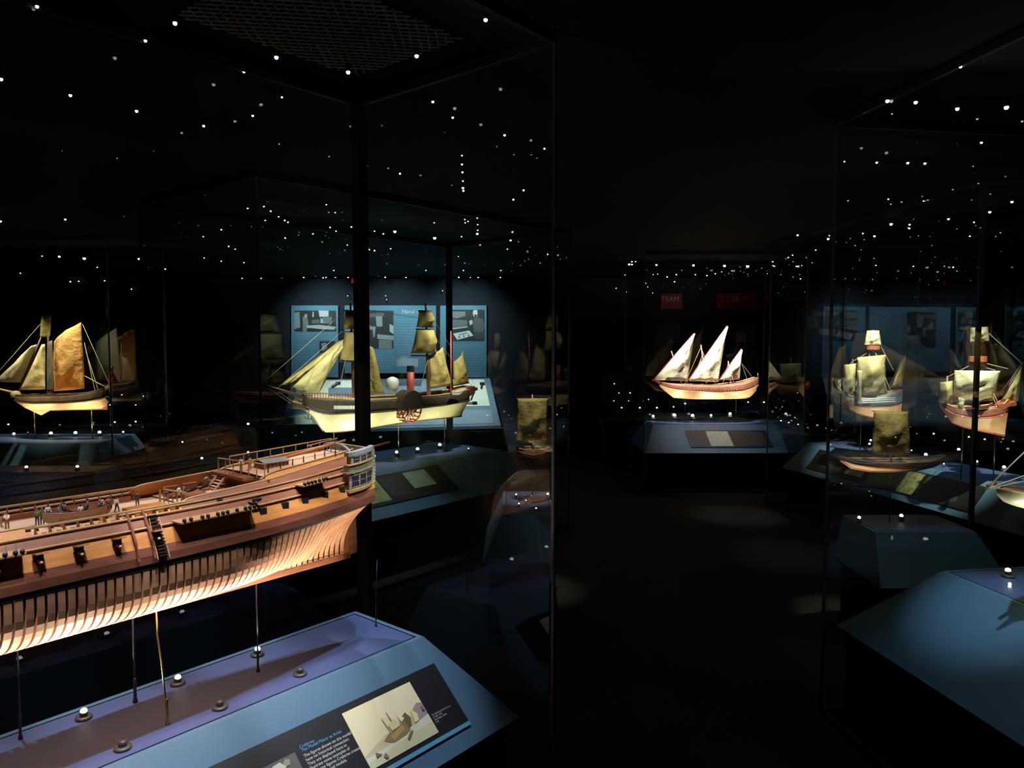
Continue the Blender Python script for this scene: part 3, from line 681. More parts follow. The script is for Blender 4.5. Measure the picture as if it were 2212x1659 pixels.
shp = [(sky, sq(ax, ay, ax+aw, ay+ah)), ((.84, .78, .52), [pc(.45, 0), pc(1, 0), pc(1, .45), pc(.6, .55), pc(.4, .3)]),
 ((.62, .54, .34), [pc(0, .78), pc(.35, .62), pc(.6, .6), pc(1, .5), pc(1, .7), pc(0, .85)]),
 ((.36, .30, .30), [pc(.80, .62), pc(.84, .45), pc(.93, .38), pc(1, .42), pc(1, .66), pc(.8, .70)]),
 ((.74, .76, .58), [pc(0, .82), pc(.3, .80), pc(.55, .74), pc(.8, .68), pc(1, .64), pc(1, 1), pc(0, 1)]),
 ((.66, .66, .40), [pc(0, .90), pc(.4, .84), pc(1, .78), pc(1, 1), pc(0, 1)]),
 ((.30, .20, .07), [pc(.30, .70), pc(.38, .64), pc(.64, .55), pc(.70, .52), pc(.68, .74), pc(.60, .78), pc(.40, .80)]),
 ((.46, .33, .12), [pc(.40, .68), pc(.60, .60), pc(.62, .68), pc(.42, .76)]),
 ((.16, .13, .03), [pc(.66, .48), pc(.72, .44), pc(.76, .56), pc(.72, .68), pc(.67, .70)]),
 ((.42, .30, .16), [pc(.40, .36), pc(.41, .36), pc(.44, .66), pc(.425, .66)]), ((.42, .30, .16), [pc(.49, .30), pc(.50, .30), pc(.53, .64), pc(.515, .64)]),
 ((.55, .44, .24), [pc(.60, .42), pc(.605, .42), pc(.61, .6), pc(.60, .6)]),
 ((.74, .68, .36), [pc(.44, .5), pc(.56, .46), pc(.58, .60), pc(.45, .62)]), ((.88, .85, .62), [pc(.60, .44), pc(.68, .52), pc(.62, .56)]),
 ((.84, .76, .36), [pc(.80, .44), pc(.86, .55), pc(.84, .66), pc(.77, .68)]),
 ((.22, .15, .08), [pc(.58, .84), pc(.66, .76), pc(.70, .77), pc(.64, .84), pc(.59, .88)]),
 ((.20, .12, .10), [pc(.13, .80), pc(.17, .84), pc(.20, .87), pc(.12, .88)]), ((.45, .14, .08), [pc(.95, .47), pc(.97, .47), pc(.98, .56), pc(.95, .55)]),
 ((.25, .20, .20), [pc(.2, .9), pc(.24, .88), pc(.26, .96), pc(.22, .96)])]
art(lp, P, 'ship_painting', shp, .0062)
g = (.42, .42, .36)
bx0 = 1.02
sh2 = [((.10, .11, .10), sq(.90, .150, 1.045, .27))]
random.seed(3)
for k in range(34):
    a, b = .905+.125*random.random(), .155+.10*random.random(); r = .008+.010*random.random(); q = .15+.5*random.random()
    sh2.append(((round(q, 1), round(q, 1), round(q*.85, 2)), [(min(1.043, a+r*math.cos(t+.3*k)*(1+.3*random.random())), b+r*math.sin(t+.3*k)) for t in (0, 1.1, 2.2, 3.4, 4.6)]))
art(lp, P, 'rock_photograph', sh2, .0062)
text(lp, FG, P, 'Crabtree:\nThe Model Maker as Artist', 1.062, .148, .0115, TXTB, spacing=.85, h=.0066)
text(lp, FG, P, 'The figures shown on this model\nhave no historical connection.\nThey are displayed here to\nillustrate some examples of\nthe many figures Crabtree created\non his unusual models.', 1.062, .173, .0112, TXTW, spacing=1.02, h=.0066)
text(lp, FG, P, 'The Old Dutch Fleet Victory\nin Delft, 1702\nIvan Rogers, Artist\nC.XI', 1.470, .232, .0066, TXTW, spacing=1.15, h=.0066)

# ---------------------------------------------------------------- other ship models
def sail(par, fr, q, y, bulge, m, name='sail', n=12, wr=.006, label=None):
    P4 = [fr.y(u, v, y) for u, v in q]                     # top left, top right, bottom right, bottom left
    sd = random.random()*9
    def F(a, b):
        p = P4[0].lerp(P4[1], a).lerp(P4[3].lerp(P4[2], a), b)
        k = math.sin(math.pi*min(1, max(0, a)))*math.sin(math.pi*(.15+.8*b))
        return p+Vector((0, -bulge*k+wr*math.sin(7*a+5*b*b*3+sd)*k+wr*.5*math.sin(17*a-6*b+sd), -bulge*.15*k*(b > .99)))
    o = MB().grid(F, n, n).build(name, m, par, smooth=True, solid=.003)
    if label: o['label'] = label
    return o
def hull2(par, fr, st, b, top, low, deckm=WOODL, e=.45, tum=.9, y0=0., railm=None, wale=None, full=None):
    """st: (u, v sheer, v wale, v keel) measured on the ship's own centre plane"""
    Q = []
    for i, (u, vs_, vw, vk) in enumerate(st):
        a = fr.y(u, vs_, y0); Q.append((a.x, a.z, fr.y(u, vw, y0).z, fr.y(u, vk, y0).z))
    xs = [q[0] for q in Q]; n = 36
    def at(t):
        x = lerp(xs[0], xs[-1], t); return x, interp(x, xs, [q[1] for q in Q]), interp(x, xs, [q[2] for q in Q]), interp(x, xs, [q[3] for q in Q])
    def bw(t):
        f = full or [(0, .02), (.08, .45), (.22, .85), (.45, 1), (.75, .95), (.92, .75), (1, .55)]
        return b*interp(t, [p[0] for p in f], [p[1] for p in f])
    def lowf(t, v):
        x, zs, zw, zk = at(t); ee = e+.9*max(0, (t-.72)/.28)+.5*max(0, (.18-t)/.18)
        return Vector((x, bw(t)*max(v, .001)**ee, lerp(zk, zw, v)))
    def upf(t, v): x, zs, zw, zk = at(t); return Vector((x, bw(t)*lerp(1, tum, v*v), lerp(zw, zs, v)))
    def both(f, nv):
        o = MB()
        for sd in (-1, 1): o.grid(lambda u, v: (lambda p: Vector((p.x, y0+sd*p.y, p.z)))(f(u, v)), n, nv)
        return o
    lo = both(lowf, 10)
    t1 = [lowf(1, j/10) for j in range(11)]; lo.add([(p.x, y0-p.y, p.z) for p in t1]+[(p.x, y0+p.y, p.z) for p in t1], [(j, j+1, 12+j, 11+j) for j in range(10)])
    lo.build('hull_bottom', low, par, smooth=True)
    up_ = both(upf, 4); t1 = [upf(1, j/4) for j in range(5)]; up_.add([(p.x, y0-p.y, p.z) for p in t1]+[(p.x, y0+p.y, p.z) for p in t1], [(j, j+1, 6+j, 5+j) for j in range(4)])
    up_.build('topsides', top, par, smooth=True, solid=.004)
    MB().grid(lambda u, v: (lambda p, a: Vector((p.x, y0+(2*v-1)*p.y*.97, lerp(p.z, a[2], .25))))(upf(u, .8), at(u)), n, 4).build('deck', deckm, par)
    o = MB(); r = MB()
    for sd in (-1, 1):
        o.tube([(p.x, y0+sd*p.y, p.z) for p in [upf(i/n, 0) for i in range(n+1)]], b*.035+.002, 6)
        r.tube([(p.x, y0+sd*p.y, p.z) for p in [upf(i/n, 1) for i in range(n+1)]], b*.03+.002, 6)
    o.build('wale', wale or WOODW, par, smooth=True); r.build('rail', railm or WOODM, par, smooth=True)
    p0, p1 = at(0), at(1)
    o = MB().tube([(at(i/20)[0], y0, at(i/20)[3]-.002) for i in range(21)], .005, 5).tube([(p0[0], y0, p0[3]), (p0[0]-.004, y0, p0[1]+.01)], .005, 5)
    o.build('keel', wale or WOODW, par)
    return at, bw
def pole(par, fr, a, b, y, r, m, name, r2=None, y2=None):
    return MB().tube([fr.y(*a, y), fr.y(*b, y if y2 is None else y2)], r, 8, r2 or r*.7).build(name, m, par, smooth=True)
def rig(par, fr, lines, m=ROPE, r=.0016, name='rigging'):
    o = MB()
    for (a, b, y1, y2) in lines: o.tube([fr.y(*a, y1), fr.y(*b, y2)], r, 4)
    return o.build(name, m, par)
def sframe(u, y, rot): p = aty(u, 800, y); return Frame(p.x, y, R(rot))

# paddle steamer, y = across the ship, bow to the left
F = FP
st = thing('model_paddle_steamer', 'ivory-hulled paddle steamer model with golden sails and a red funnel', 'model ship', F, (3.9, 0, .92))
# clipper bow: ivory hull below, dark topsides
hull2(st, F, [(655, 855, 878, 882), (668, 856, 884, 893), (682, 857, 890, 908), (692, 858, 892, 926), (702, 858, 893, 935), (768, 861, 889, 929), (855, 857, 881, 914), (920, 852, 874, 906), (965, 846, 868, 902), (997, 841, 864, 899)], .17, mat('steamer_topsides', (.045, .03, .02), .5, noise=.3, nscale=20), HULLC, deckm=mat('deck_pale', (.62, .55, .40), .6), full=[(0, .03), (.12, .4), (.3, .85), (.5, 1), (.8, .9), (1, .55)], wale=WOODK)
MB().prism([F.y(997, 841, -.08), F.y(1026, 834, -.07), F.y(1026, 850, -.06), F.y(997, 866, -.06)], (0, .15, 0)).build('stern_counter', WOODW, st)
MB().prism([F.y(*q, -.012) for q in ((630, 869), (648, 873), (662, 878), (672, 890), (660, 884), (640, 878))], (0, .024, 0)).build('beakhead', WOODK, st)
pole(st, F, (668, 862), (563, 829), 0, .016, WOODK, 'bowsprit', .006)
m1 = MB(); [m1.tube([F.y(672, 880-k*5, .01), F.y(632, 871-k*3, .01)], .004, 5) for k in range(3)]; m1.build('head_rails', WOODM, st)
pole(st, F, (765, 862), (757, 655), 0, .016, WOODW, 'foremast', .006); pole(st, F, (926, 856), (919, 655), 0, .016, WOODW, 'mainmast', .006); pole(st, F, (974, 850), (974, 715), 0, .008, REDP, 'mizzenmast', .006)
for a, b, v in ((743, 776, 671), (741, 780, 717), (733, 792, 780), (903, 934, 671), (899, 938, 711), (888, 944, 768)):
    pole(st, F, (a, v), (b, v+1), -.02, .006, WOODK, 'yard')
sail(st, F, ((746, 673), (775, 673), (783, 711), (742, 711)), -.03, .08, SAILG); sail(st, F, ((745, 718), (782, 718), (792, 779), (735, 777)), -.03, .10, SAILG)
sail(st, F, ((905, 672), (933, 672), (938, 707), (900, 707)), -.03, .08, SAILG); sail(st, F, ((900, 713), (937, 713), (943, 762), (888, 763)), -.03, .11, SAILG)
sail(st, F, ((750, 724), (757, 722), (688, 850), (630, 838)), .01, .05, SAIL, 'jib'); sail(st, F, ((744, 728), (748, 724), (640, 828), (606, 832)), .05, .04, SAILG, 'jib')
sail(st, F, ((680, 790), (735, 745), (688, 850), (655, 846)), -.03, .04, SAIL, 'jib')
sail(st, F, ((793, 745), (806, 755), (830, 850), (788, 853)), .0, .05, SAILG, 'trysail'); sail(st, F, ((926, 768), (956, 750), (976, 832), (928, 840)), .0, .05, SAILG, 'trysail')
sail(st, F, ((980, 782), (1000, 757), (1013, 828), (979, 834)), .0, .05, SAILG, 'spanker')
fu = MB().tube([F.y(887, 855, 0), F.y(887, 802, 0)], .028, 14); fu.build('funnel', REDP, st, smooth=True); MB().tube([F.y(887, 803, 0), F.y(887, 790, 0)], .029, 14).build('funnel_top', BLACKMETAL, st)
MB().lathe([(.03, 0), (.045, .04), (.052, .08), (.042, .11), (.012, .125)], F.y(848, 848, 0), 16).build('ventilator_boiler', mat('grey_white_paint', (.55, .56, .58), .5), st, smooth=True)
c = F.y(887, 881, -.20)
pd = MB(); pd.prism([(c.x+.115*math.cos(a), c.y-.03, c.z+.135*math.sin(a)) for a in [math.pi*k/14 for k in range(15)]], (0, .12, 0)); pd.build('paddle_box', mat('paddle_box_dark', (.05, .035, .03), .5, noise=.4, nscale=30), st)
wh = MB()
for k in range(18):
    a = 2*math.pi*k/18; wh.tube([(c.x, c.y+.02, c.z-.01), (c.x+.10*math.cos(a), c.y+.02, c.z-.01+.10*math.sin(a))], .004, 4)
    wh.box((c.x+.098*math.cos(a), c.y+.03, c.z-.01+.098*math.sin(a)), (.014, .08, .008))
wh.tube([(c.x+.10*math.cos(a), c.y-.01, c.z-.01+.10*math.sin(a)) for a in [math.pi*k/16 for k in range(33)]], .006, 5)
wh.build('paddle_wheel', REDP, st)
o = MB(); [o.bx((p.x-.006, -.175, p.z-.012), (p.x+.006, -.160, p.z+.012)) for p in [F.y(722+k*6, 880, -.16) for k in range(11)]]; o.build('gun_ports', WHITEP, st)
o = MB(); [o.tube([F.y(u, 862, -.15), F.y(u, 848, -.15)], .003, 4) for u in range(656, 760, 6)]; o.tube([F.y(652, 848, -.15), F.y(762, 852, -.15)], .004, 4); o.build('bulwark_stanchions', WOODW, st)
b = hull2(thing('lifeboat', 'white lifeboat hanging at the stern quarter of the paddle steamer', 'boat', F, F.y(990, 845, -.2)), F, [(974, 846, 848, 853), (990, 843, 846, 853), (1004, 838, 841, 845)], .03, WHITEP, WHITEP, y0=-.20)
rig(st, F, [((757, 662), (565, 830), 0, 0), ((757, 700), (600, 838), 0, 0), ((757, 662), (919, 690), 0, 0), ((919, 662), (974, 750), 0, 0), ((762, 760), (846, 850), 0, -.1), ((919, 700), (1020, 835), 0, 0), ((757, 720), (730, 856), 0, -.15), ((926, 770), (905, 850), 0, -.15), ((974, 720), (1026, 834), 0, 0), ((570, 832), (640, 880), 0, 0), ((590, 838), (655, 885), 0, 0)])
MB().tube([F.y(666, 895, -.1), F.y(666, 905, -.1)], .003, 5).tube([F.y(658, 900, -.1), F.y(662, 905, -.1), F.y(666, 906, -.1), F.y(671, 905, -.1), F.y(675, 899, -.1)], .003, 5).tube([F.y(666, 896, -.1), F.y(668, 880, -.05)], .0015, 4).build('anchor', IRON, st)
for u, nm in ((720, 'bow'), (860, 'middle'), (960, 'stern')):
    p = F.y(u, 880, 0); rod(F, [(p.x, 0, ZT), (p.x, 0, .935)], .004, BRASS, f'thin rod carrying the paddle steamer near its {nm}')

# schooner at the left edge
F = sframe(110, 7.05, 0)
t = thing('model_schooner', 'wooden ship model with a big orange gaff sail at the left edge', 'model ship', F, F.y(120, 885, 0))
hull2(t, F, [(24, 849, 857, 861), (40, 852, 864, 872), (60, 853, 867, 884), (90, 853, 869, 886), (150, 852, 868, 885), (200, 847, 865, 884), (228, 840, 860, 883), (234, 838, 857, 870)], .14, mat('schooner_topsides', (.16, .09, .05), .5, noise=.4, nscale=12), HULLB, e=.5, wale=WOODK, railm=WOODK)
MB().prism([F.y(*q, -.01) for q in ((60, 884), (110, 885), (88, 897))], (0, .02, 0)).build('keel_fin', HULLB, t)
MB().prism([F.y(*q, -.01) for q in ((220, 862), (232, 862), (232, 885), (222, 885))], (0, .02, 0)).build('rudder', HULLR, t)
pole(t, F, (30, 848), (-40, 832), 0, .012, WOODM, 'bowsprit'); pole(t, F, (106, 852), (103, 680), 0, .012, WOODK, 'foremast'); pole(t, F, (40, 848), (92, 722), .02, .012, WOODK, 'stay_boom')
sail(t, F, ((68, 750), (80, 744), (49, 826), (-12, 824)), .02, .08, SAILP, 'jib'); sail(t, F, ((90, 745), (97, 743), (98, 841), (44, 842)), .0, .04, SAIL, 'staysail')
sail(t, F, ((116, 738), (176, 696), (183, 839), (116, 845)), .0, .12, SAILO, 'gaff_sail', n=16, wr=.012, label='large orange gaff sail with dark seams')
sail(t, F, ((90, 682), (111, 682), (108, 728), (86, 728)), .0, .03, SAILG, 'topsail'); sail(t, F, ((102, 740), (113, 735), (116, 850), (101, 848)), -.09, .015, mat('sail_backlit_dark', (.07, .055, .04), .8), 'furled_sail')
rig(t, F, [((178, 700), (240, 838), 0, 0), ((182, 740), (205, 843), 0, -.1), ((186, 760), (212, 842), 0, -.1), ((183, 812), (232, 838), 0, 0), ((103, 682), (-30, 834), 0, 0)], ROPEY, .002)
MB().ball(F.y(34, 852, -.03), .045, 10, .8).build('bow_ornament', CREAM, t, smooth=True); MB().ball(F.y(234, 840, -.03), .03, 8, 1.2).build('stern_ornament', CREAM, t, smooth=True)
fl = thing('model_flag', 'small red and white flag standing on the stern of the orange-sailed ship', 'flag', F, F.y(240, 828, 0))
pole(fl, F, (240, 829), (240, 790), 0, .004, WOODM, 'staff'); sail(fl, F, ((236, 790), (245, 791), (244, 802), (236, 803)), 0, .01, WHITEP, 'flag_white'); sail(fl, F, ((236, 803), (244, 802), (254, 826), (234, 828)), 0, .01, REDP, 'flag_red')
p = F.y(130, 885, 0); rod(F, [(p.x-.25, 0, ZT), (p.x-.25, 0, p.z)], .005, BRASS, 'thin rod under the bow half of the orange-sailed ship'); rod(F, [(p.x+.3, 0, ZT), (p.x+.3, 0, p.z)], .005, BRASS, 'thin rod under the stern half of the orange-sailed ship')

# lateen-rigged ship, far centre
F = sframe(1530, 8.40, 0)
t = thing('model_lateen_ship', 'model ship with three bright triangular lateen sails in the far centre', 'model ship', F, F.y(1530, 860, 0))
hull2(t, F, [(1425, 825, 832, 833), (1440, 828, 838, 846), (1456, 829, 841, 858), (1494, 831, 844, 861), (1549, 832, 847, 861), (1599, 826, 844, 860), (1620, 820, 838, 858), (1634, 815, 831, 842)], .13, mat('lateen_topsides', (.40, .13, .07), .45, noise=.5, nscale=30, stretch=(8, 1, 1)), HULLB, wale=mat('wale_pale', (.55, .35, .2), .5))
MB().prism([F.y(*q, -.01) for q in ((1408, 819), (1430, 822), (1440, 834), (1425, 830))], (0, .02, 0)).build('beak', HULLR, t)
for a, b, c_, d in (((1499, 722), (1413, 820), (1485, 823), (1500, 720)), ((1570, 706), (1488, 822), (1551, 825), (1571, 706)), ((1601, 756), (1555, 821), (1598, 819), (1602, 756))):
    sail(t, F, (a, d, c_, b), -.02, .08, SAILP, 'lateen_sail', n=14, wr=.010); pole(t, F, (a[0]+1, a[1]-2), (b[0]-4, b[1]+3), .0, .007, REDP, 'lateen_yard')
sail(t, F, ((1508, 790), (1516, 768), (1509, 823), (1489, 824)), .06, .02, SAILO, 'furled_sail')
for a, b in (((1472, 826), (1450, 758)), ((1526, 828), (1514, 745)), ((1578, 824), (1573, 780))): pole(t, F, a, b, .03, .009, WOODW, 'mast')
rig(t, F, [((1514, 750), (1480, 828), 0, -.1), ((1514, 750), (1545, 828), 0, -.1), ((1602, 785), (1625, 815), 0, 0), ((1602, 785), (1614, 820), 0, 0), ((1573, 785), (1585, 826), 0, -.1), ((1573, 785), (1562, 826), 0, -.1)])
o = MB(); [o.tube([F.y(1490+k*6, 847, -.125), F.y(1487+k*6, 839, -.13)], .005, 4) for k in range(18)]; o.build('oars', WOODM, t)
pole(t, F, (1637, 815), (1637, 806), 0, .006, CREAM, 'stern_lantern')
for u, nm in ((1480, 'left'), (1590, 'right')): p = F.y(u, 861, 0); rod(F, [(p.x, 0, ZT), (p.x, 0, p.z)], .004, STEEL, f'thin rod under the {nm} half of the lateen-rigged ship')

# two carracks on the right
p = Vector((0, 5.95)); q = aty(1885, 800, p.y); F = Frame(q.x, p.y, R(-22))
t = thing('model_carrack', 'golden-sailed carrack model with a blue-grey striped side, left of the two on the right', 'model ship', F, F.y(1885, 890, 0))
hull2(t, F, [(1828, 848, 862, 868), (1838, 856, 872, 884), (1855, 858, 876, 893), (1885, 857, 877, 900), (1915, 850, 876, 905), (1938, 843, 872, 903), (1948, 840, 868, 895)], .11, STRIPE, HULLB, wale=HULLR)
o = MB()
for k in range(3): o.tube([F.y(1862+i*8, 870-k*4-i*.4, -.115) for i in range(10)], .004, 5)
o.build('side_stripes', WHITEP, t)
sail(t, F, ((1823, 788), (1850, 785), (1846, 848), (1820, 846)), -.02, .06, SAIL, 'foresail'); sail(t, F, ((1852, 772), (1913, 766), (1915, 855), (1850, 862)), -.05, .12, SAIL, 'mainsail', n=14, wr=.014)
sail(t, F, ((1873, 714), (1899, 714), (1904, 745), (1867, 746)), -.02, .03, SAILP, 'topsail'); sail(t, F, ((1955, 764), (1957, 764), (1949, 834), (1918, 838)), .02, .03, SAIL, 'mizzen_sail')
sail(t, F, ((1852, 800), (1862, 800), (1860, 870), (1853, 872)), -.14, .03, SAILP, 'loose_canvas'); pole(t, F, (1886, 860), (1886, 712), 0, .010, WOODK, 'mainmast'); pole(t, F, (1844, 858), (1842, 775), 0, .008, WOODK, 'foremast')
MB().lathe([(.03, -.01), (.05, .0), (.052, .03)], F.y(1886, 755, 0), 12).build('fighting_top', HULLR, t); pole(t, F, (1914, 850), (1958, 758), .0, .005, WOODK, 'lateen_yard')
rig(t, F, [((1886, 755), (1918, 850), 0, -.1), ((1886, 755), (1925, 846), 0, -.1), ((1886, 755), (1844, 780), 0, 0), ((1886, 750), (1840, 850), 0, -.1), ((1886, 755), (1910, 792), 0, -.1), ((1886, 716), (1930, 800), 0, 0), ((1842, 778), (1812, 830), 0, 0), ((1857, 868), (1818, 838), 0, 0)], ROPE, .003)
pole(t, F, (1832, 858), (1808, 835), 0, .006, WOODM, 'bowsprit'); sail(t, F, ((1808, 822), (1817, 820), (1818, 850), (1812, 848)), .02, .02, SAIL, 'spritsail')
for u, nm in ((1860, 'bow'), (1920, 'stern')): p = F.y(u, 897, 0); rod(F, [(p.x, 0, .56), (p.x, 0, p.z)], .004, STEEL, f'thin rod under the {nm} of the left carrack')
p = R2.w((2.1, .42, 0)); q = aty(2110, 850, p.y); F = Frame(q.x, p.y, R(-22))
t = thing('model_carrack', 'dark red-hulled carrack model with pale sails, right of the two on the right', 'model ship', F, F.y(2110, 925, 0))
hull2(t, F, [(2032, 858, 872, 878), (2044, 872, 886, 892), (2058, 878, 893, 912), (2085, 880, 899, 922), (2115, 880, 900, 929), (2140, 877, 898, 934), (2160, 872, 894, 938), (2174, 862, 888, 941)], .11, mat('carrack_topsides', (.32, .11, .08), .45, noise=.4, nscale=18, stretch=(1, 1, 8)), HULLB, wale=REDP)
MB().prism([F.y(2150, 875, -.09), F.y(2196, 868, -.08), F.y(2196, 876, -.08), F.y(2176, 880, -.08), F.y(2170, 896, -.08), F.y(2150, 896, -.09)], (0, .17, 0)).build('sterncastle', HULLR, t)
sail(t, F, ((2030, 826), (2060, 822), (2058, 872), (2026, 868)), -.02, .06, SAIL, 'foresail'); sail(t, F, ((2062, 800), (2160, 801), (2147, 866), (2060, 868)), -.05, .12, SAILP, 'mainsail', n=16, wr=.014)
sail(t, F, ((2070, 858), (2084, 862), (2078, 896), (2068, 880)), -.14, .02, SAILP, 'loose_canvas'); sail(t, F, ((2206, 786), (2208, 787), (2200, 866), (2160, 867)), .02, .03, SAIL, 'mizzen_sail')
sail(t, F, ((2097, 708), (2134, 706), (2137, 737), (2095, 740)), .0, .02, SAILD, 'topsail'); pole(t, F, (2112, 880), (2115, 700), 0, .011, WOODW, 'mainmast'); MB().lathe([(.045, -.015), (.055, .0), (.055, .035)], F.y(2112, 781, 0), 12).build('fighting_top', HULLR, t)
pole(t, F, (2048, 876), (2046, 812), 0, .008, WOODW, 'foremast'); pole(t, F, (2146, 872), (2210, 783), 0, .006, WOODK, 'lateen_yard')
rig(t, F, [((2112, 781), (2150, 870), 0, -.1), ((2112, 781), (2156, 870), 0, -.1), ((2112, 790), (2150, 800), 0, 0), ((2112, 781), (2046, 815), 0, 0), ((2115, 702), (2208, 785), 0, 0), ((2112, 781), (2178, 797), 0, 0)], ROPE, .003)
for u, nm in ((2080, 'bow'), (2150, 'stern')): p = F.y(u, 925, 0); rod(F, [(p.x, 0, ZT), (p.x, 0, p.z)], .004, STEEL, f'thin rod under the {nm} of the right carrack')

# single-sail boats: glass reflections built as solid models on rods
def longboat(lab, F, sq_, hullst, b, sm, mast, z0, kw={}):
    t = thing('reflected_longboat', lab, 'model ship', F, F.y(hullst[len(hullst)//2][0], hullst[len(hullst)//2][3], 0))
    hull2(t, F, hullst, b, HULLR, HULLB, full=[(0, .05), (.2, .7), (.5, 1), (.8, .7), (1, .08)], e=.6)
    sail(t, F, sq_, -.02, .04, sm, 'square_sail', n=16, wr=.006); pole(t, F, mast[0], mast[1], .01, .005, WOODM, 'mast')
    pole(t, F, (sq_[0][0]-3, sq_[0][1]), (sq_[1][0]+3, sq_[1][1]), -.015, .004, WOODM, 'yard'); return t
F = sframe(1150, 4.3, 0)
t = longboat('reflected boat built as a model, one golden square sail, left of the tall middle glass edge', F, ((1119, 862), (1183, 861), (1180, 955), (1116, 956)), [(1118, 968, 974, 976), (1130, 968, 976, 984), (1150, 969, 978, 990), (1172, 968, 976, 984), (1186, 966, 973, 976)], .09, SAILG, ((1151, 972), (1150, 852)), .9)
p = F.y(1150, 988, 0); rod(F, [(p.x, 0, ZT), (p.x, 0, p.z)], .003, STEEL, 'thin rod under the reflected boat with one square sail in the middle')
F = sframe(1925, 3.80, 0)
t = longboat('reflected long low boat built as a model, dull golden square sail, below the left carrack', F, ((1887, 888), (1962, 890), (1966, 983), (1884, 980)), [(1816, 985, 992, 994), (1840, 992, 1000, 1010), (1880, 995, 1004, 1017), (1930, 996, 1005, 1018), (1980, 995, 1003, 1015), (2020, 990, 998, 1006), (2040, 983, 990, 993)], .10, SAILG, ((1925, 1000), (1925, 880)), .9)
p = F.y(1925, 1016, 0); rod(F, [(p.x, 0, ZT), (p.x, 0, p.z)], .003, STEEL, 'thin rod under the reflected long low boat with a square sail')
# faint ships: glass reflections built as solid dim models
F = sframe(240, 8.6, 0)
t = thing('reflected_ship', 'reflected ship built as a dim model, tall grey gaff sail behind the orange-sailed ship', 'model ship', F, F.y(250, 855, 0))
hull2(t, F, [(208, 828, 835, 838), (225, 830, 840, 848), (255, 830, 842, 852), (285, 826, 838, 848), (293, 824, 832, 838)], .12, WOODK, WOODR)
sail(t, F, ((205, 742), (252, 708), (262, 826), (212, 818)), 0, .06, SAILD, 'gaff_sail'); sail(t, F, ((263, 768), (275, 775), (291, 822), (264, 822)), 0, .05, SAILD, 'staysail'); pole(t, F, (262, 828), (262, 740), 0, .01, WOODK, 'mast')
p = F.y(250, 850, 0); rod(F, [(p.x, 0, .62), (p.x, 0, p.z)], .004, STEEL, 'thin rod under the dim reflected gaff-sailed ship')
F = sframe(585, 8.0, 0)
t = thing('reflected_brig', 'reflected ship built as a dim model with two grey topsails, left of the blue text panels', 'model ship', F, F.y(585, 880, 0))
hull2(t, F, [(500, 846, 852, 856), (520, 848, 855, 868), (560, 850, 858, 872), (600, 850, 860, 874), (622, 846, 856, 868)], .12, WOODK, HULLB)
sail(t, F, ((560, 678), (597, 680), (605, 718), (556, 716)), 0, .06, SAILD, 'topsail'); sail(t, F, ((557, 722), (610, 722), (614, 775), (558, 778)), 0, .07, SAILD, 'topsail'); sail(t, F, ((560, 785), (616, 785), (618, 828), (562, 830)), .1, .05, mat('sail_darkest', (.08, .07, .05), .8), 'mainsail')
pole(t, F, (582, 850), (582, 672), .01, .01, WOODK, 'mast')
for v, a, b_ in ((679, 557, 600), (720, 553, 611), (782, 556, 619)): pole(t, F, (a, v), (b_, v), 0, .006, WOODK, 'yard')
p = F.y(575, 872, 0); rod(F, [(p.x, 0, .62), (p.x, 0, p.z)], .004, STEEL, 'thin rod under the dim reflected ship with grey topsails')
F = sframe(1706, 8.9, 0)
t = thing('reflected_ship', 'reflected square-sailed ship built as a dim model right of the lateen-rigged ship', 'model ship', F, F.y(1706, 855, 0))
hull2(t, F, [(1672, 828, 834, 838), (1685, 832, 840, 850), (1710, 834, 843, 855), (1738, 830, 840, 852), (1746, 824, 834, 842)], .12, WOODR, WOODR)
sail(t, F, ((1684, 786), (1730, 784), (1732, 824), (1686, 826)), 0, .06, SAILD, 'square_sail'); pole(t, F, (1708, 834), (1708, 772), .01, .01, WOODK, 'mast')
p = F.y(1706, 855, 0); rod(F, [(p.x, 0, .62), (p.x, 0, p.z)], .004, STEEL, 'thin rod under the dim reflected square-sailed ship right of the lateen ship')
# open rowing boat in the near right case
F = Frame(1.95, 2.62, R(6))
t = thing('model_rowing_boat', 'olive-bottomed open boat model with a red-brown inside and slanting poles at the right edge', 'model ship', F, F.y(2200, 1112, 0))
def HB(u, v, k=0):
    x = lerp(-.235, .62, u); e = math.sin(math.pi*min(1, .5*(u*2.2)) if u < .455 else math.pi*(.5+.5*(u-.455)/.545))**.6
    zs = lerp(1.075, 1.035, min(1, u*3)) if u < .5 else 1.035; zk = lerp(1.05, .975, min(1, u*4)**.5)
    return Vector((x, .13*e*v**.5-k*.004, lerp(zk, zs, v)+k*.003))
for nm, m_, k in (('hull', mat('boat_olive', (.36, .36, .20), .5, noise=.3, nscale=8), 0), ('lining', WOODR, 1)):
    o = MB(); [o.grid(lambda u, v, sd=sd: (lambda q: Vector((q.x, sd*max(0, q.y), q.z)))(HB(u, v, k)), 30, 10) for sd in (-1, 1)]; o.build(nm, m_, t, smooth=True)
o = MB(); [o.tube([(q.x, sd*max(0, q.y), q.z) for q in [HB(i/30, 1) for i in range(31)]], .005, 6) for sd in (-1, 1)]; o.build('gunwale', WOODM, t)
for u in (.2, .32, .5, .7): q = HB(u, .7, 1); MB().bx((q.x-.012, -q.y, q.z), (q.x+.012, q.y, q.z+.006)).build('thwart', WOODL, t)
MB().tube([HB(.02, 1)+Vector((-.03, 0, .0)), HB(.02, 1)+Vector((0, 0, .012))], .007, 6).build('stem_head', WOODR, t); MB().box(tuple(HB(.14, .9)-Vector((0, .09, -.01))), (.03, .04, .03)).build('bow_fitting', CREAM, t)
a0 = F.y(2129, 1058, 0)
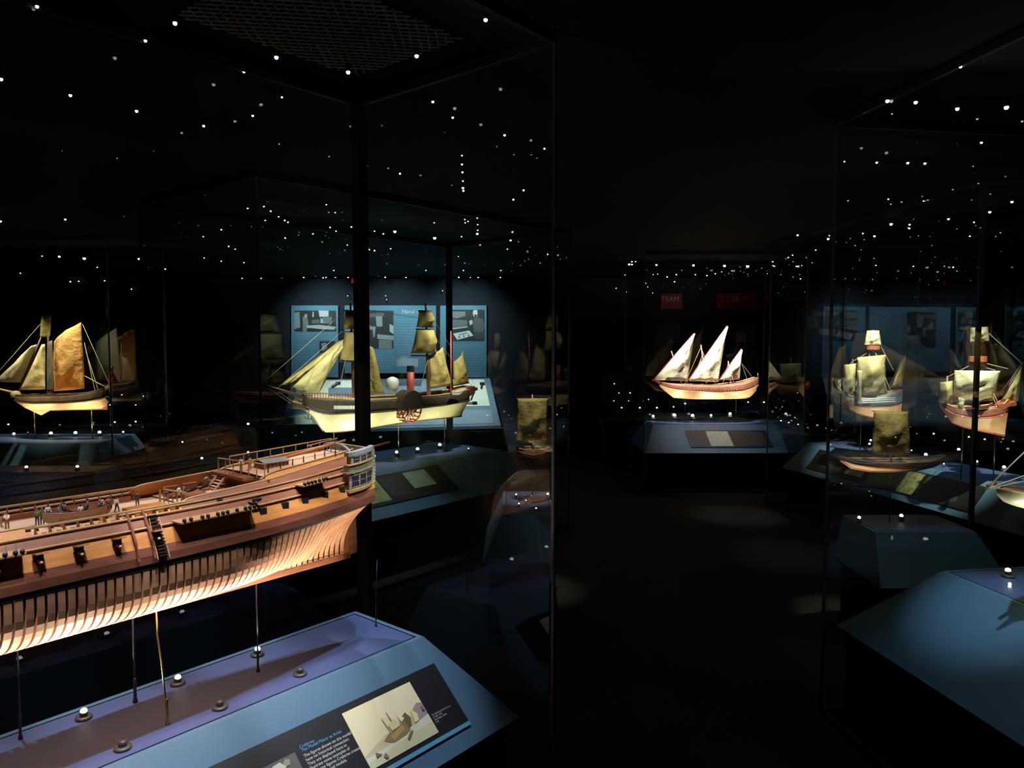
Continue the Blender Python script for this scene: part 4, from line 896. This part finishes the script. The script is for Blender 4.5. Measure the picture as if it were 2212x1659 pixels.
for (u, v, y), lab in (((2262, 930, 0), 'steepest'), ((2262, 1010, .05), 'middle'), ((2262, 1030, -.05), 'lowest')):
    MB().tube([a0, F.y(u, v, y)], .0028, 6).build('pole', ROPEY, t, smooth=True)
for x, nm in ((.0, 'near its bow'), (.3, 'amidships')): rod(F, [(x, 0, ZT), (x, 0, .985)], .003, STEEL, f'thin rod under the open rowing boat {nm}')

# ---------------------------------------------------------------- wall panels, reading desk, signs
YW = 11.07
def PWf(u, v, h=0.): return aty(u, v, YW-.02-h)
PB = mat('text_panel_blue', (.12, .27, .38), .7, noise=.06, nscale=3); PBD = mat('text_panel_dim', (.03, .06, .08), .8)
GR = lambda g: (g, g*1.04, g*1.08)
LINES = mat('panel_text_grey', (.22, .37, .46), .7)
def wpanel(u0, v0, u1, v1, lab, m=PB):
    t = thing('text_panel', lab, 'text panel', W, (PWf(u0, v1)))
    MB().prism([aty(u, v, YW) for u, v in ((u0, v0), (u1, v0), (u1, v1), (u0, v1))], (0, -.02, 0)).build('board', m, t); return t
def wphoto(par, u0, v0, u1, v1, shapes, name='photograph'):
    sh = [(GR(.03), [(u0, v0), (u1, v0), (u1, v1), (u0, v1)])]+[(GR(c), [(lerp(u0, u1, a), lerp(v0, v1, b)) for a, b in pts]) for c, pts in shapes]
    return art(par, PWf, name, sh, .002)
def wlines(par, u0, u1, v0, v1, dv=6):
    m = MB(); v = v0; random.seed(int(u0+v0))
    while v < v1:
        e = u1-(u1-u0)*random.random()*.12; m.add([PWf(u0, v, .001), PWf(e, v, .001), PWf(e, v+1.2, .001), PWf(u0, v+1.2, .001)], [(0, 1, 2, 3)]); v += dv
    return tag(m.build('small_text', LINES, par))
a = wpanel(630, 660, 731, 815, 'light blue text panel with a workshop photograph, left of the three')
wphoto(a, 636, 671, 726, 716, [(.30, [(.0, .1), (.12, .05), (.14, .8), (.0, .9)]), (.22, [(.2, .3), (.28, .2), (.33, .5), (.36, 1), (.2, 1)]), (.40, [(.24, .18), (.3, .16), (.31, .32), (.25, .34)]), (.6, [(.58, 0), (.82, 0), (.82, .28), (.6, .3)]), (.7, [(.44, .05), (.46, .05), (.46, .3), (.43, .3)]), (.5, [(.28, .72), (.6, .68), (1, .78), (.95, .92), (.6, .88), (.3, .82)]), (.14, [(.42, .45), (.6, .42), (.6, .62), (.42, .62)]), (.18, [(.68, .3), (.9, .3), (.9, .62), (.68, .62)]), (.45, [(.63, .35), (.68, .4), (.7, .6), (.62, .6)]), (.02, [(.3, .85), (.6, .9), (.55, 1), (.3, 1)])])
wphoto(a, 690, 737, 724, 762, [(.3, [(.1, .2), (.4, .1), (.5, .6), (.2, .9)])]); wlines(a, 640, 720, 721, 733, 5); wlines(a, 638, 686, 745, 810); wlines(a, 690, 722, 768, 810)
a = wpanel(745, 660, 942, 806, 'widest light blue text panel behind the steamer masts, middle of the three')
wphoto(a, 780, 671, 850, 753, [(.12, [(.0, .1), (.7, .05), (.7, .15), (0, .2)]), (.32, [(.45, .15), (.65, .15), (.66, .42), (.48, .42)]), (.4, [(.1, .25), (.35, .45), (.1, .5)]), (.3, [(.18, .42), (.45, .42), (.42, .7), (.38, .7), (.36, .5), (.2, .5)]), (.35, [(.5, .62), (1, .66), (1, .78), (.5, .74)]), (.22, [(.55, .76), (.95, .78), (.95, 1), (.55, 1)]), (.5, [(.88, .35), (1, .4), (1, .62), (.88, .55)])])
text(a, W, lambda p, q, h=0.: Vector((p, YW-.0215-h, -q)), 'Naval Gallery', PWf(868, 674).x, -PWf(868, 677).z, .085, TXTW, h=0); wlines(a, 858, 935, 690, 800); wlines(a, 780, 850, 760, 800)
a = wpanel(951, 660, 1051, 815, 'light blue text panel with the photograph of a bearded person, right of the three')
wphoto(a, 971, 669, 1047, 737, [(.22, [(0, .05), (.45, .06), (.45, .2), (.2, .28), (0, .22)]), (.16, [(.0, .3), (.5, .34), (.5, .5), (0, .6)]), (.5, [(0, .6), (.5, .52), (.52, .56), (0, .64)]), (.11, [(.68, .28), (.8, .24), (.95, .3), (1, .5), (.95, .75), (.7, .7), (.66, .45)]), (.06, [(.7, .7), (1, .72), (.98, .95), (.72, .92)]), (.6, [(.67, .04), (.72, .0), (.79, .02), (.8, .12), (.78, .22), (.72, .26), (.68, .2), (.66, .1)]), (.04, [(.70, .16), (.78, .15), (.76, .25), (.71, .26)]), (.6, [(.56, .36), (.64, .32), (.66, .44), (.58, .5)]), (.75, [(.1, .76), (.56, .66), (.68, .82), (.22, .96)]), (.2, [(.26, .78), (.5, .72), (.52, .75), (.28, .81)]), (.15, [(.25, .84), (.3, .83), (.3, .9), (.26, .9)]), (.15, [(.38, .81), (.42, .8), (.43, .87), (.4, .88)]), (.15, [(.52, .79), (.56, .78), (.57, .85), (.53, .86)])])
wlines(a, 975, 1045, 745, 808)
a = wpanel(1735, 655, 1813, 850, 'reflected text panel with a dim photograph, built faint and dark, left of the left carrack', PBD)  # reflection of the wall panels, built solid in a dimmed colour
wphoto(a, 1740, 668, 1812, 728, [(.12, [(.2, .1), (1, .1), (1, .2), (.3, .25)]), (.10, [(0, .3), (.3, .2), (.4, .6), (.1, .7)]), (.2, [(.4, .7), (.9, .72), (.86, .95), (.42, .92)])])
wpanel(1828, 656, 2098, 800, 'wide reflected text panel, built faint and dark, behind the two carracks', PBD)
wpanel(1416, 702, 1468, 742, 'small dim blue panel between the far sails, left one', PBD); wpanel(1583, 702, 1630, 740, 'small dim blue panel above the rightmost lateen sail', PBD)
# red signs
def sign(u0, v0, u1, v1, s, su, sv, size, lab):
    t = thing('red_sign', lab, 'sign', W, PWf(u0, v1)); MB().prism([aty(u, v, YW) for u, v in ((u0, v0), (u1, v0), (u1, v1), (u0, v1))], (0, -.02, 0)).build('board', SIGNRED, t)
    if s: text(t, W, lambda p, q, h=0.: Vector((p, YW-.0215-h, -q)), s, PWf(su, sv).x, -PWf(su, sv).z, size, SIGNW, h=0)
sign(1427, 634, 1473, 668, 'TEAM', 1428, 651, .105, 'small dark red sign reading TEAM above the leftmost lateen sail')
sign(1548, 634, 1632, 668, 'IA', 1582, 652, .115, 'dark red sign with the letters IA above the rightmost lateen sail')
sign(1697, 617, 1735, 650, '', 0, 0, 0, 'blank dim red patch of sign right of the far centre case')
t = thing('exit_sign', 'tiny glowing red letter T beside the tall black post', 'sign', W, PWf(757, 612))
EXR = mat('exit_red', (.5, .01, .05), .5, emit=(.75, .0, .12), es=.8)
MB().prism([aty(u, v, YW) for u, v in ((757, 598), (785, 598), (785, 612), (757, 612))], (0, -.02, 0)).build('box', BLACK, t)
MB().prism([aty(u, v, YW-.02) for u, v in ((757.5, 598.5), (765, 598.5), (765, 602), (757.5, 602))], (0, -.004, 0)).prism([aty(u, v, YW-.02) for u, v in ((759.5, 602), (762.8, 602), (762.8, 611.5), (759.5, 611.5))], (0, -.004, 0)).build('letter', EXR, t)
# reading desk under the panels
def desk(c4, lab, body, sheets):
    TL, TR, BR, BL = [aty(u, v, y) for u, v, y in c4]
    t = thing('reading_desk', lab, 'desk', W, ((BL.x+BR.x)/2, BL.y, 0))
    def D(a, b, h=0.): return TL.lerp(TR, a).lerp(BL.lerp(BR, a), b)+Vector((0, -.7, .7))*h
    m = MB(); m.add([TL, TR, BR, BL, (BL.x, BL.y, BL.z-.04), (BR.x, BR.y, BR.z-.04), (TR.x, TR.y, .0), (TL.x, TL.y, 0), (BL.x+.1, BL.y+.2, 0), (BR.x-.1, BR.y+.2, 0)],
      [(0, 1, 2, 3), (3, 2, 5, 4), (4, 5, 9, 8), (8, 9, 6, 7), (0, 7, 6, 1), (0, 3, 4, 8, 7), (1, 6, 9, 5, 2)]).build('body', body, t)
    for nm, mm, (a0, b0, a1, b1) in sheets: MB().prism([D(a, b, .001) for a, b in sq(a0, b0, a1, b1)], Vector((0, -.004, .004))).build(nm, mm, t)
    return t, D
DESKB = mat('desk_blue_grey', (.09, .14, .19), .6); SHEET = mat('sheet_cream', (.60, .56, .44), .7); SHEETB = mat('sheet_grey_blue', (.17, .21, .26), .6)
t, D = desk(((632, 820, 10.95), (1058, 817, 10.95), (1082, 919, 10.30), (607, 931, 10.30)), 'slanted blue-grey desk with cream sheets behind the paddle steamer hull', DESKB,
 (('cream_sheet', SHEET, (.03, .03, .42, .60)), ('grey_sheet', SHEETB, (.43, .03, .80, .60)), ('cream_sheet', SHEET, (.81, .03, .97, .60)), ('lower_strip', SHEETB, (.04, .68, .97, .96))))
MB().add([D(a, b, .008) for a, b in ((.05, .72), (.12, .70), (.14, .88), (.06, .92))], [(0, 1, 2, 3)]).build('drawing', SHEET, t)
tools = [((.205, .18), (.235, .10), .014, 'dark hooked tool on the cream sheet of the far desk'), ((.23, .42), (.30, .40), .008, 'thin bracket-shaped tool on the cream sheet of the far desk'), ((.885, .48), (.915, .25), .007, 'upright thin hook tool at the right end of the far desk'),
 ((.945, .24), (.955, .14), .010, 'small dark wedge tool at the right end of the far desk'), ((.845, .42), (.865, .30), .007, 'slim diagonal tool at the right end of the far desk'), ((.855, .55), (.90, .55), .008, 'short level bar tool at the right end of the far desk')]
for a, b, r, lab in tools:
    m = MB().tube([D(*a, .03), D(*b, .03)], r*1.3, 6); q = D(*b, .03); m.box(tuple(q), (.07, .02, .03)); tag(m.build('hand_tool', IRON, None, W, base=tuple(D(*a, .02))), lab, 'tool')
m = MB(); [m.prism([aty(*q, 10.6) for q in P_], (0, .03, 0)) for P_ in (((855, 768), (880, 768), (880, 791), (857, 791)), ((880, 775), (904, 775), (902, 792), (881, 792)))]
m2 = MB().tube([aty(880, 790, 10.62), aty(880, 842, 10.62)], .01, 6)
t = thing('display_card', 'pale grey card on a stem standing above the steamer funnel', 'card', W, aty(880, 842, 10.6)); m.build('card', SHEETB, t); m2.build('stem', STEEL, t)
desk(((1735, 806, 10.95), (1815, 806, 10.95), (1818, 850, 10.6), (1730, 850, 10.6)), 'reflected cream desk, built dim, left of the left carrack', mat('desk_reflection_dim', (.10, .11, .08), .8), ())  # reflected desk built solid, its faintness put into the colour
desk(((1985, 802, 10.95), (2110, 802, 10.95), (2118, 850, 10.6), (1980, 850, 10.6)), 'reflected cream desk, built dim, between the two carracks', mat('desk_reflection_dim', (.10, .11, .08), .8), ())

# ---------------------------------------------------------------- labels on the other plinths
YELLOW = mat('print_yellow_green', (.42, .45, .17), .6, noise=.5, nscale=14); PALE = mat('print_pale_cream', (.62, .60, .45), .6, noise=.2, nscale=20); GREENP = mat('print_pale_green', (.35, .42, .30), .6, noise=.3, nscale=14); PGREY = mat('print_dark_grey', (.03, .035, .035), .6, noise=.5, nscale=25); OLIVE = mat('print_olive', (.34, .33, .14), .6, noise=.6, nscale=40)
def lpanel(fr, P, r, lab, cards):
    t = thing('label_panel', lab, 'label panel', fr, P(r[0], r[1]))
    MB().prism([P(a, b, .001) for a, b in sq(*r)], P(0, 0, .008)-P(0, 0, .001)).build('board', PANELK, t)
    for nm, m_, q in cards: MB().prism([P(a, b, .008) for a, b in sq(*q)], P(0, 0, .009)-P(0, 0, .008)).build(nm, m_, t)
P = slope_frame(FP, 0, -.29, -.655)
lpanel(FP, P, (2.9, .05, 4.0, .33), 'black label panel with two yellow-green pictures, past the warship stern', (('picture', YELLOW, (3.06, .07, 3.36, .30)), ('picture', GREENP, (3.62, .07, 3.84, .24)), ('text_block', PGREY, (3.38, .08, 3.58, .28))))
P = slope_frame(W, 0, 8.20, 7.72)
lpanel(W, P, (1.90, .12, 2.78, .44), 'dark label panel with one pale picture under the lateen-rigged ship', (('picture', PALE, (2.12, .14, 2.36, .42)), ('text_block', PGREY, (1.93, .16, 2.09, .42)), ('picture', OLIVE if False else PGREY, (2.40, .15, 2.74, .42))))
P = slope_frame(R2, 0, .20, .0)
lpanel(R2, P, (.35, .05, 2.1, .26), 'long dark label panel with a cream and an olive picture under the carracks', (('picture', PALE, (.82, .06, 1.02, .22)), ('picture', OLIVE, (1.42, .06, 1.58, .25)), ('text_block', PGREY, (1.62, .07, 1.95, .22)), ('text_block', PGREY, (.42, .07, .75, .22))))

# ---------------------------------------------------------------- far plinth in place of a reflection, benches added under the glints
plinth(W, 'reflection of a plinth, built dim blue low at the left edge, behind the warship', (-4.4, -3.0, 5.28, 5.55), (-4.6, -2.86, 5.02, 5.7))
def bench(x0, x1, y0, y1, z, lab):
    t = thing('glint_bench', lab, 'bench', W, ((x0+x1)/2, (y0+y1)/2, 0)); MB().bx((x0, y0, z-.03), (x1, y1, z)).build('top', BLACK, t); MB().bx((x0+.04, y0+.04, 0), (x1-.04, y1-.04, z-.03)).build('plinth_body', BLACK, t)
bench(-8.2, -3.45, 7.7, 10.9, .62, 'added low black bench with tiny glints behind the left case'); bench(-3.3, -1.72, 5.75, 8.45, .62, 'added low black bench with tiny glints between the left case and the steamer case')
bench(1.1, 3.9, 9.0, 10.9, .62, 'added low black bench with tiny glints behind the lateen ship'); bench(3.1, 3.9, 8.0, 8.95, .62, 'added low black bench with three tiny glints right of the lateen ship case'); bench(4.05, 6.0, 6.9, 8.2, .54, 'added low black bench with tiny glints behind the right carrack')
for args in ((R1, .20, .62, 'lit puck lamp on the large hipped plinth at the bottom right'),):
    q = R1.z(2178, 1246, ZT); puck(R1, q.x, q.y, ZT, 1, args[3], sc=1.3); q2 = R1.z(2181, 1268, ZT)
    tag(MB().ball((q2.x, q2.y, ZT+.012), .006, 8).lathe([(.006, 0), (.004, .008)], (q2.x, q2.y, ZT), 8).build('glint_bead', LAMPMID, None, R1, base=(q2.x, q2.y, ZT)), 'tiny warm glint on the hipped plinth just below its puck lamp', 'lamp')  # glowing bead put in as a glint, not a lamp
protos = {}
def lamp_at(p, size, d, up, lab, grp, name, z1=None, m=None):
    """a tiny lamp, or a reflection glint built as one: lens plus its housing, towards the ceiling (up) or down to what it stands on"""
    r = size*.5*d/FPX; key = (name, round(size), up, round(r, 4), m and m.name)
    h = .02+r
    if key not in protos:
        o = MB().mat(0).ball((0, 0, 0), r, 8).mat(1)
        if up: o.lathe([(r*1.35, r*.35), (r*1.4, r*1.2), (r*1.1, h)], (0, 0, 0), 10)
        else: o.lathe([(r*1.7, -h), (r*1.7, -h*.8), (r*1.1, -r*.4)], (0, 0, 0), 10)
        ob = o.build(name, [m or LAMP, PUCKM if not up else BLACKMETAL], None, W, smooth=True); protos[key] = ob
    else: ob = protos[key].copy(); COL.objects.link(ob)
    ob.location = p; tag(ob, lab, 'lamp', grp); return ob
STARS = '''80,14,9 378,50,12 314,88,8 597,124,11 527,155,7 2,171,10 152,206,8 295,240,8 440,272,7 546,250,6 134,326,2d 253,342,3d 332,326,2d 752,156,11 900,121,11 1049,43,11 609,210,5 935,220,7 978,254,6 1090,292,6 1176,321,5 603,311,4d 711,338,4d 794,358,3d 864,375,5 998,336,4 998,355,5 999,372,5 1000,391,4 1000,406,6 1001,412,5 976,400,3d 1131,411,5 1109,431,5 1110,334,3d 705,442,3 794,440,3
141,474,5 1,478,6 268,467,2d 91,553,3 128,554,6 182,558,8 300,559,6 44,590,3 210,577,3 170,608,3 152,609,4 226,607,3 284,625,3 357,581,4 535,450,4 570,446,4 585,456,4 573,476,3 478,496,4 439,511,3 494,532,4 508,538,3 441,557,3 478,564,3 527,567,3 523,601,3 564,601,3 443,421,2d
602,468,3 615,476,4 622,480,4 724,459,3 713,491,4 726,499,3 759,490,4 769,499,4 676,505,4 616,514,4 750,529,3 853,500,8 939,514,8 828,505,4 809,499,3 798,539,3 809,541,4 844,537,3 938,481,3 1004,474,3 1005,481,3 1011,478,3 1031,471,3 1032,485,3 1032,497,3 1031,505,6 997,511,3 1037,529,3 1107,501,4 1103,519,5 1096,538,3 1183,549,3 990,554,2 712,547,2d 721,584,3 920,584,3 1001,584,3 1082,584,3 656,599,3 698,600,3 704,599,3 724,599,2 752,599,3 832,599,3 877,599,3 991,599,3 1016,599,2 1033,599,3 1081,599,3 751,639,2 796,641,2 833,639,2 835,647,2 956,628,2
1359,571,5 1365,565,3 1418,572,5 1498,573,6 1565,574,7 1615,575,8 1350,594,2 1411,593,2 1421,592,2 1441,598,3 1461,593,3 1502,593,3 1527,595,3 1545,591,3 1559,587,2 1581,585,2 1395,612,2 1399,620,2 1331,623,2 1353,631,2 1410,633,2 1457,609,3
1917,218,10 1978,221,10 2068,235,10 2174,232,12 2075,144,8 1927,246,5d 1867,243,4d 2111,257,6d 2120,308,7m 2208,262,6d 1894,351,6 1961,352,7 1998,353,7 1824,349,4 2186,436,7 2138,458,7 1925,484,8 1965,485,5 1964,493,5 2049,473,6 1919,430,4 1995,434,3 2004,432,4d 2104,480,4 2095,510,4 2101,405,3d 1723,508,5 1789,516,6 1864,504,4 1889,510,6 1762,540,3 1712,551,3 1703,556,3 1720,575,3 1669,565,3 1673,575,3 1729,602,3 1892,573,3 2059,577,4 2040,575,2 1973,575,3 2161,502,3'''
for tok in STARS.split():  # some are reflections in the glass, built as ceiling lamps
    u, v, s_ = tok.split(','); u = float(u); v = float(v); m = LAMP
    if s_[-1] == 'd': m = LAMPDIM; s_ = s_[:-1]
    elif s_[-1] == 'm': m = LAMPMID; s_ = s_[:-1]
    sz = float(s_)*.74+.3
    if u < 620 and v < 400 or u < 1200 and v < 200: lab, g = 'small spotlight or reflection in or over the nearest glass case, top left of the picture', 'ceiling spotlights and reflections over the near left case'
    elif u < 660: lab, g = 'tiny white ceiling spotlight or reflection over the left half of the gallery', 'ceiling spotlights and reflections over the left cases'
    elif u < 1200: lab, g = 'tiny white ceiling spotlight or reflection over the paddle steamer and its surroundings', 'ceiling spotlights and reflections over the steamer'
    elif u < 1660: lab, g = 'tiny white ceiling spotlight or reflection above the lateen-rigged ship', 'ceiling spotlights and reflections over the lateen ship'
    elif v < 400: lab, g = 'bright ceiling spotlight or reflection in the near right glass case, top right of the picture', 'ceiling spotlights and reflections over the near right case'
    else: lab, g = 'tiny white ceiling spotlight or reflection above the two carracks', 'ceiling spotlights and reflections over the carracks'
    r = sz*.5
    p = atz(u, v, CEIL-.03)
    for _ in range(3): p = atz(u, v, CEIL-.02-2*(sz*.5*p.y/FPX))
    if p.y > YW-.05: p = aty(u, v, YW-.04); lab, g = 'tiny reflection glint built as a lamp high on the far wall above the text panels', 'glints high on the far wall'
    lamp_at(p, sz, p.y, p.y < YW-.05, lab, g, 'ceiling_spotlight_or_glint' if 'wall' not in lab else 'wall_glint', m=m)  # those on the far wall are reflection glints built as lamps
# small lamps low down, some standing in for reflected pucks: (u, v, size, support height or distance)
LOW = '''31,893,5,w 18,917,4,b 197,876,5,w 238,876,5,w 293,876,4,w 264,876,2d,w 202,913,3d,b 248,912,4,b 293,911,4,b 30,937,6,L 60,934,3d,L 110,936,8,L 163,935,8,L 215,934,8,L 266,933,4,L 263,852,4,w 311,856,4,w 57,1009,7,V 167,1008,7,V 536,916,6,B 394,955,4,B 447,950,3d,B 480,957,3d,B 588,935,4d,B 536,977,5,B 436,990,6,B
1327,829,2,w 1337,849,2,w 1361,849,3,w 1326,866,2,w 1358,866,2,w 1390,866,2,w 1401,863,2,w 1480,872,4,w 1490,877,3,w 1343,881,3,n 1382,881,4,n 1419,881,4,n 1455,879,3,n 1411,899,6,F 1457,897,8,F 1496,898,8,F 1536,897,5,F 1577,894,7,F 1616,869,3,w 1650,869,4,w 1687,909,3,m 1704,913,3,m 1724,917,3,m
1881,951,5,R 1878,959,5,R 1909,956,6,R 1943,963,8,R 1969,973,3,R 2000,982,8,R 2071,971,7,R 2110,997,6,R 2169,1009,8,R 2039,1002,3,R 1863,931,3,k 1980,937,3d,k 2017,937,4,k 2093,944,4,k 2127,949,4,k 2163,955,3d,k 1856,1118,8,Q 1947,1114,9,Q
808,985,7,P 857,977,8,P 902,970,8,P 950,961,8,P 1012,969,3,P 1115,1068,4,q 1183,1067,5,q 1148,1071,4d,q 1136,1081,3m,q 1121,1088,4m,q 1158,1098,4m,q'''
gl = {'L': 'small lit lamp on the plinth below the orange-sailed ship', 'V': 'reflected lamp built lit on the dim blue plinth low at the left edge', 'B': 'tiny reflection built as a lamp on the added black bench left of the steamer case', 'b': 'tiny reflection built as a lamp on the black bench behind the left case', 'w': 'tiny white reflection built as a lamp low on the far wall', 'n': 'tiny reflection built as a lamp on the black bench behind the lateen ship', 'F': 'lit lamp on the plinth below the lateen-rigged ship', 'm': 'tiny reflection built as a lamp on the bench right of the lateen ship case', 'R': 'lit lamp on the plinth below the two carracks', 'k': 'tiny reflection built as a lamp on the black bench behind the right carrack', 'Q': 'reflected lamp built lit on the dark blue plinth below the long low boat', 'P': 'lit lamp on the paddle steamer plinth, past the warship stern', 'q': 'tiny reflection built as a lamp on the small plinth below the square-sailed boat'}
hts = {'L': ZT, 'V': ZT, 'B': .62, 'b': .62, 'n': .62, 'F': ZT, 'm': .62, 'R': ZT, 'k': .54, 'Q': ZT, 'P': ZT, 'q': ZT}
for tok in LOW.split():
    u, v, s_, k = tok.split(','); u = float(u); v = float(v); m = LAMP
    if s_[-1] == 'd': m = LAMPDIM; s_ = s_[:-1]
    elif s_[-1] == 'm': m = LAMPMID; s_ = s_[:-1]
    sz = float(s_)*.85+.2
    if k == 'w': p = aty(u, v, YW-.03); lamp_at(p, sz, p.y, False, gl[k], 'glints low on the far wall', 'wall_glint', m=m); continue
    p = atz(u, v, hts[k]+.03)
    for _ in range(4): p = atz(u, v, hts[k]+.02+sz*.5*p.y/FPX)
    lamp_at(p, sz, p.y, False, gl[k], {'L': 'lamps on the left plinth', 'F': 'lamps on the far centre plinth', 'R': 'lamps on the carrack plinth', 'P': 'lamps on the steamer plinth'}.get(k, gl[k]), 'puck_lamp_or_glint', m=m)
q = FP.z(860, 1166, .40)
puck(W, *atz(860, 1176, .0125).xy, .0, 1, 'reflection of a puck, built as a lit lamp on the floor between the near case and the steamer plinth', sc=3.)  # lamp added in place of a puck's reflection in the glass

# ---------------------------------------------------------------- lamps' light on the other exhibits
def spots(fr, lst):
    for a, b, p, size, col in lst: spot('ceiling_or_added_spot', fr.w(a), fr.w(b), p, size, 1.0, col, .015)
def ups(fr, lst):
    for a, b, p, size, col in lst: spot('puck_light', fr.w(a), fr.w(b), p, size, .8, col, .01)
YEL = (1, .93, .74)
spots(FP, [((3.1, -.72, 2.45), (3.15, 0, 1.35), 330, 36, YEL), ((3.7, -.72, 2.45), (3.7, 0, 1.2), 200, 36, YEL), ((4.3, -.72, 2.45), (4.35, 0, 1.35), 330, 36, YEL), ((3.7, .40, 2.45), (3.7, .36, .65), 30, 50, BLUE), ((3.4, -.6, 2.45), (3.3, -.38, .6), 60, 40, (.75, .87, 1))])
ups(FP, [((3.05, -.24, .68), (3.2, -.05, 1.0), 22, 90, YEL), ((3.45, -.24, .68), (3.5, -.05, 1.0), 22, 90, YEL), ((3.85, -.24, .68), (3.9, -.05, 1.0), 16, 90, YEL), ((4.3, -.24, .68), (4.3, -.05, 1.0), 14, 90, YEL)])
OR = (1, .80, .55)
spots(W, [((-4.1, 6.6, 2.45), (-4.2, 7.05, 1.25), 330, 38, OR), ((-4.6, 6.6, 2.45), (-4.6, 7.05, 1.3), 330, 34, OR), ((-4.25, 7.5, 2.45), (-4.25, 7.05, 1.3), 420, 28, OR), ((-4.3, 7.3, 2.45), (-4.3, 7.3, .65), 24, 50, BLUE)])
ups(W, [((-4.5, 6.85, .68), (-4.45, 7.05, 1.0), 26, 90, OR), ((-4.05, 6.85, .68), (-4.05, 7.05, 1.0), 26, 90, OR)])
spots(W, [((1.8, 7.75, 2.45), (1.95, 8.4, 1.4), 620, 34, WHITE), ((2.3, 7.75, 2.45), (2.35, 8.4, 1.4), 620, 34, WHITE), ((2.7, 7.75, 2.45), (2.6, 8.4, 1.3), 420, 26, WHITE), ((2.1, 7.9, 2.45), (2.2, 8.05, .5), 60, 46, (.75, .87, 1))])
ups(W, [((1.8, 8.25, .68), (1.85, 8.4, 1.0), 20, 90, WARM), ((2.25, 8.25, .68), (2.25, 8.4, 1.0), 20, 90, WARM), ((2.65, 8.25, .68), (2.6, 8.4, 1.0), 16, 90, WARM)])
spots(W, [((2.65, 5.3, 2.45), (2.87, 5.95, 1.37), 480, 23, YEL), ((2.9, 4.5, 2.45), (3.12, 4.95, 1.28), 440, 27, YEL), ((3.5, 5.1, 2.45), (3.4, 5.2, .6), 26, 44, BLUE)])
ups(W, [((2.85, 5.75, .68), (2.85, 5.95, 1.0), 9, 95, WARM), ((3.0, 5.7, .68), (3.05, 5.9, 1.0), 6, 95, WARM), ((2.95, 4.75, .68), (3.0, 4.95, 1.0), 7, 95, WARM), ((3.2, 4.65, .68), (3.2, 4.9, 1.0), 11, 95, WARM)])
spots(W, [((.12, 3.9, 2.45), (.12, 4.3, 1.1), 95, 18, YEL), ((.1, 4.45, 2.45), (.1, 4.5, .65), 3, 24, BLUE)])
spots(W, [((1.9, 3.3, 2.45), (1.92, 3.8, 1.15), 110, 14, YEL), ((2.0, 3.6, 2.45), (2.0, 3.60, .5), 12, 36, BLUE)]); ups(W, [((1.75, 3.7, .68), (1.8, 3.8, 1), 7, 90, WARM)])
spots(W, [((1.55, 2.65, 2.45), (1.83, 2.68, .64), 85, 24, (.6, .8, 1)), ((1.5, 2.4, 2.45), (1.62, 2.35, .5), 12, 40, BLUE)])
spots(W, [((2.1, 2.3, 2.45), (2.1, 2.62, 1.05), 40, 20, WHITE)]); ups(W, [((1.9, 2.55, .68), (1.95, 2.6, 1.0), 22, 95, YEL), ((2.15, 2.5, .68), (2.15, 2.6, 1.0), 45, 95, YEL)])
spots(W, [((x, 10.2, 2.45), (x, 11, 1.8), 80, 95, COOL) for x in (-2.75, -1.75, -.75)]+[((-2.4, 9.6, 2.45), (-2.4, 10.6, .6), 360, 40, COOL), ((-1.4, 9.6, 2.45), (-1.4, 10.6, .6), 330, 40, COOL), ((-.7, 9.6, 2.45), (-.6, 10.6, .6), 330, 40, COOL)])
spots(W, [((5.0, 9.8, 2.45), (5.0, 11, 1.7), 14, 60, COOL), ((6.4, 9.8, 2.45), (6.4, 11, 1.7), 8, 60, COOL), ((2.6, 9.8, 2.45), (2.6, 11, 1.9), 2.0, 60, WHITE)])
spots(W, [((-4.6, 8.0, 2.45), (-4.6, 8.6, 1.3), 30, 30, YEL), ((-2.6, 7.2, 2.45), (-2.6, 8.0, 1.4), 20, 34, YEL), ((3.3, 8.2, 2.45), (3.35, 8.9, 1.2), 26, 26, YEL)])
spots(W, [((-3.7, 5.2, 2.45), (-3.7, 5.35, .6), 6, 40, BLUE)])
# added spots for the glow on the floor beyond the right cases
spots(W, [((1.95, 6.4, 2.45), (2.05, 6.65, 0), 45, 24, WHITE), ((2.2, 5.2, 2.45), (2.05, 5.4, 0), 16, 26, WHITE), ((1.0, 3.4, 2.45), (.9, 3.6, 0), 2, 60, WHITE)])
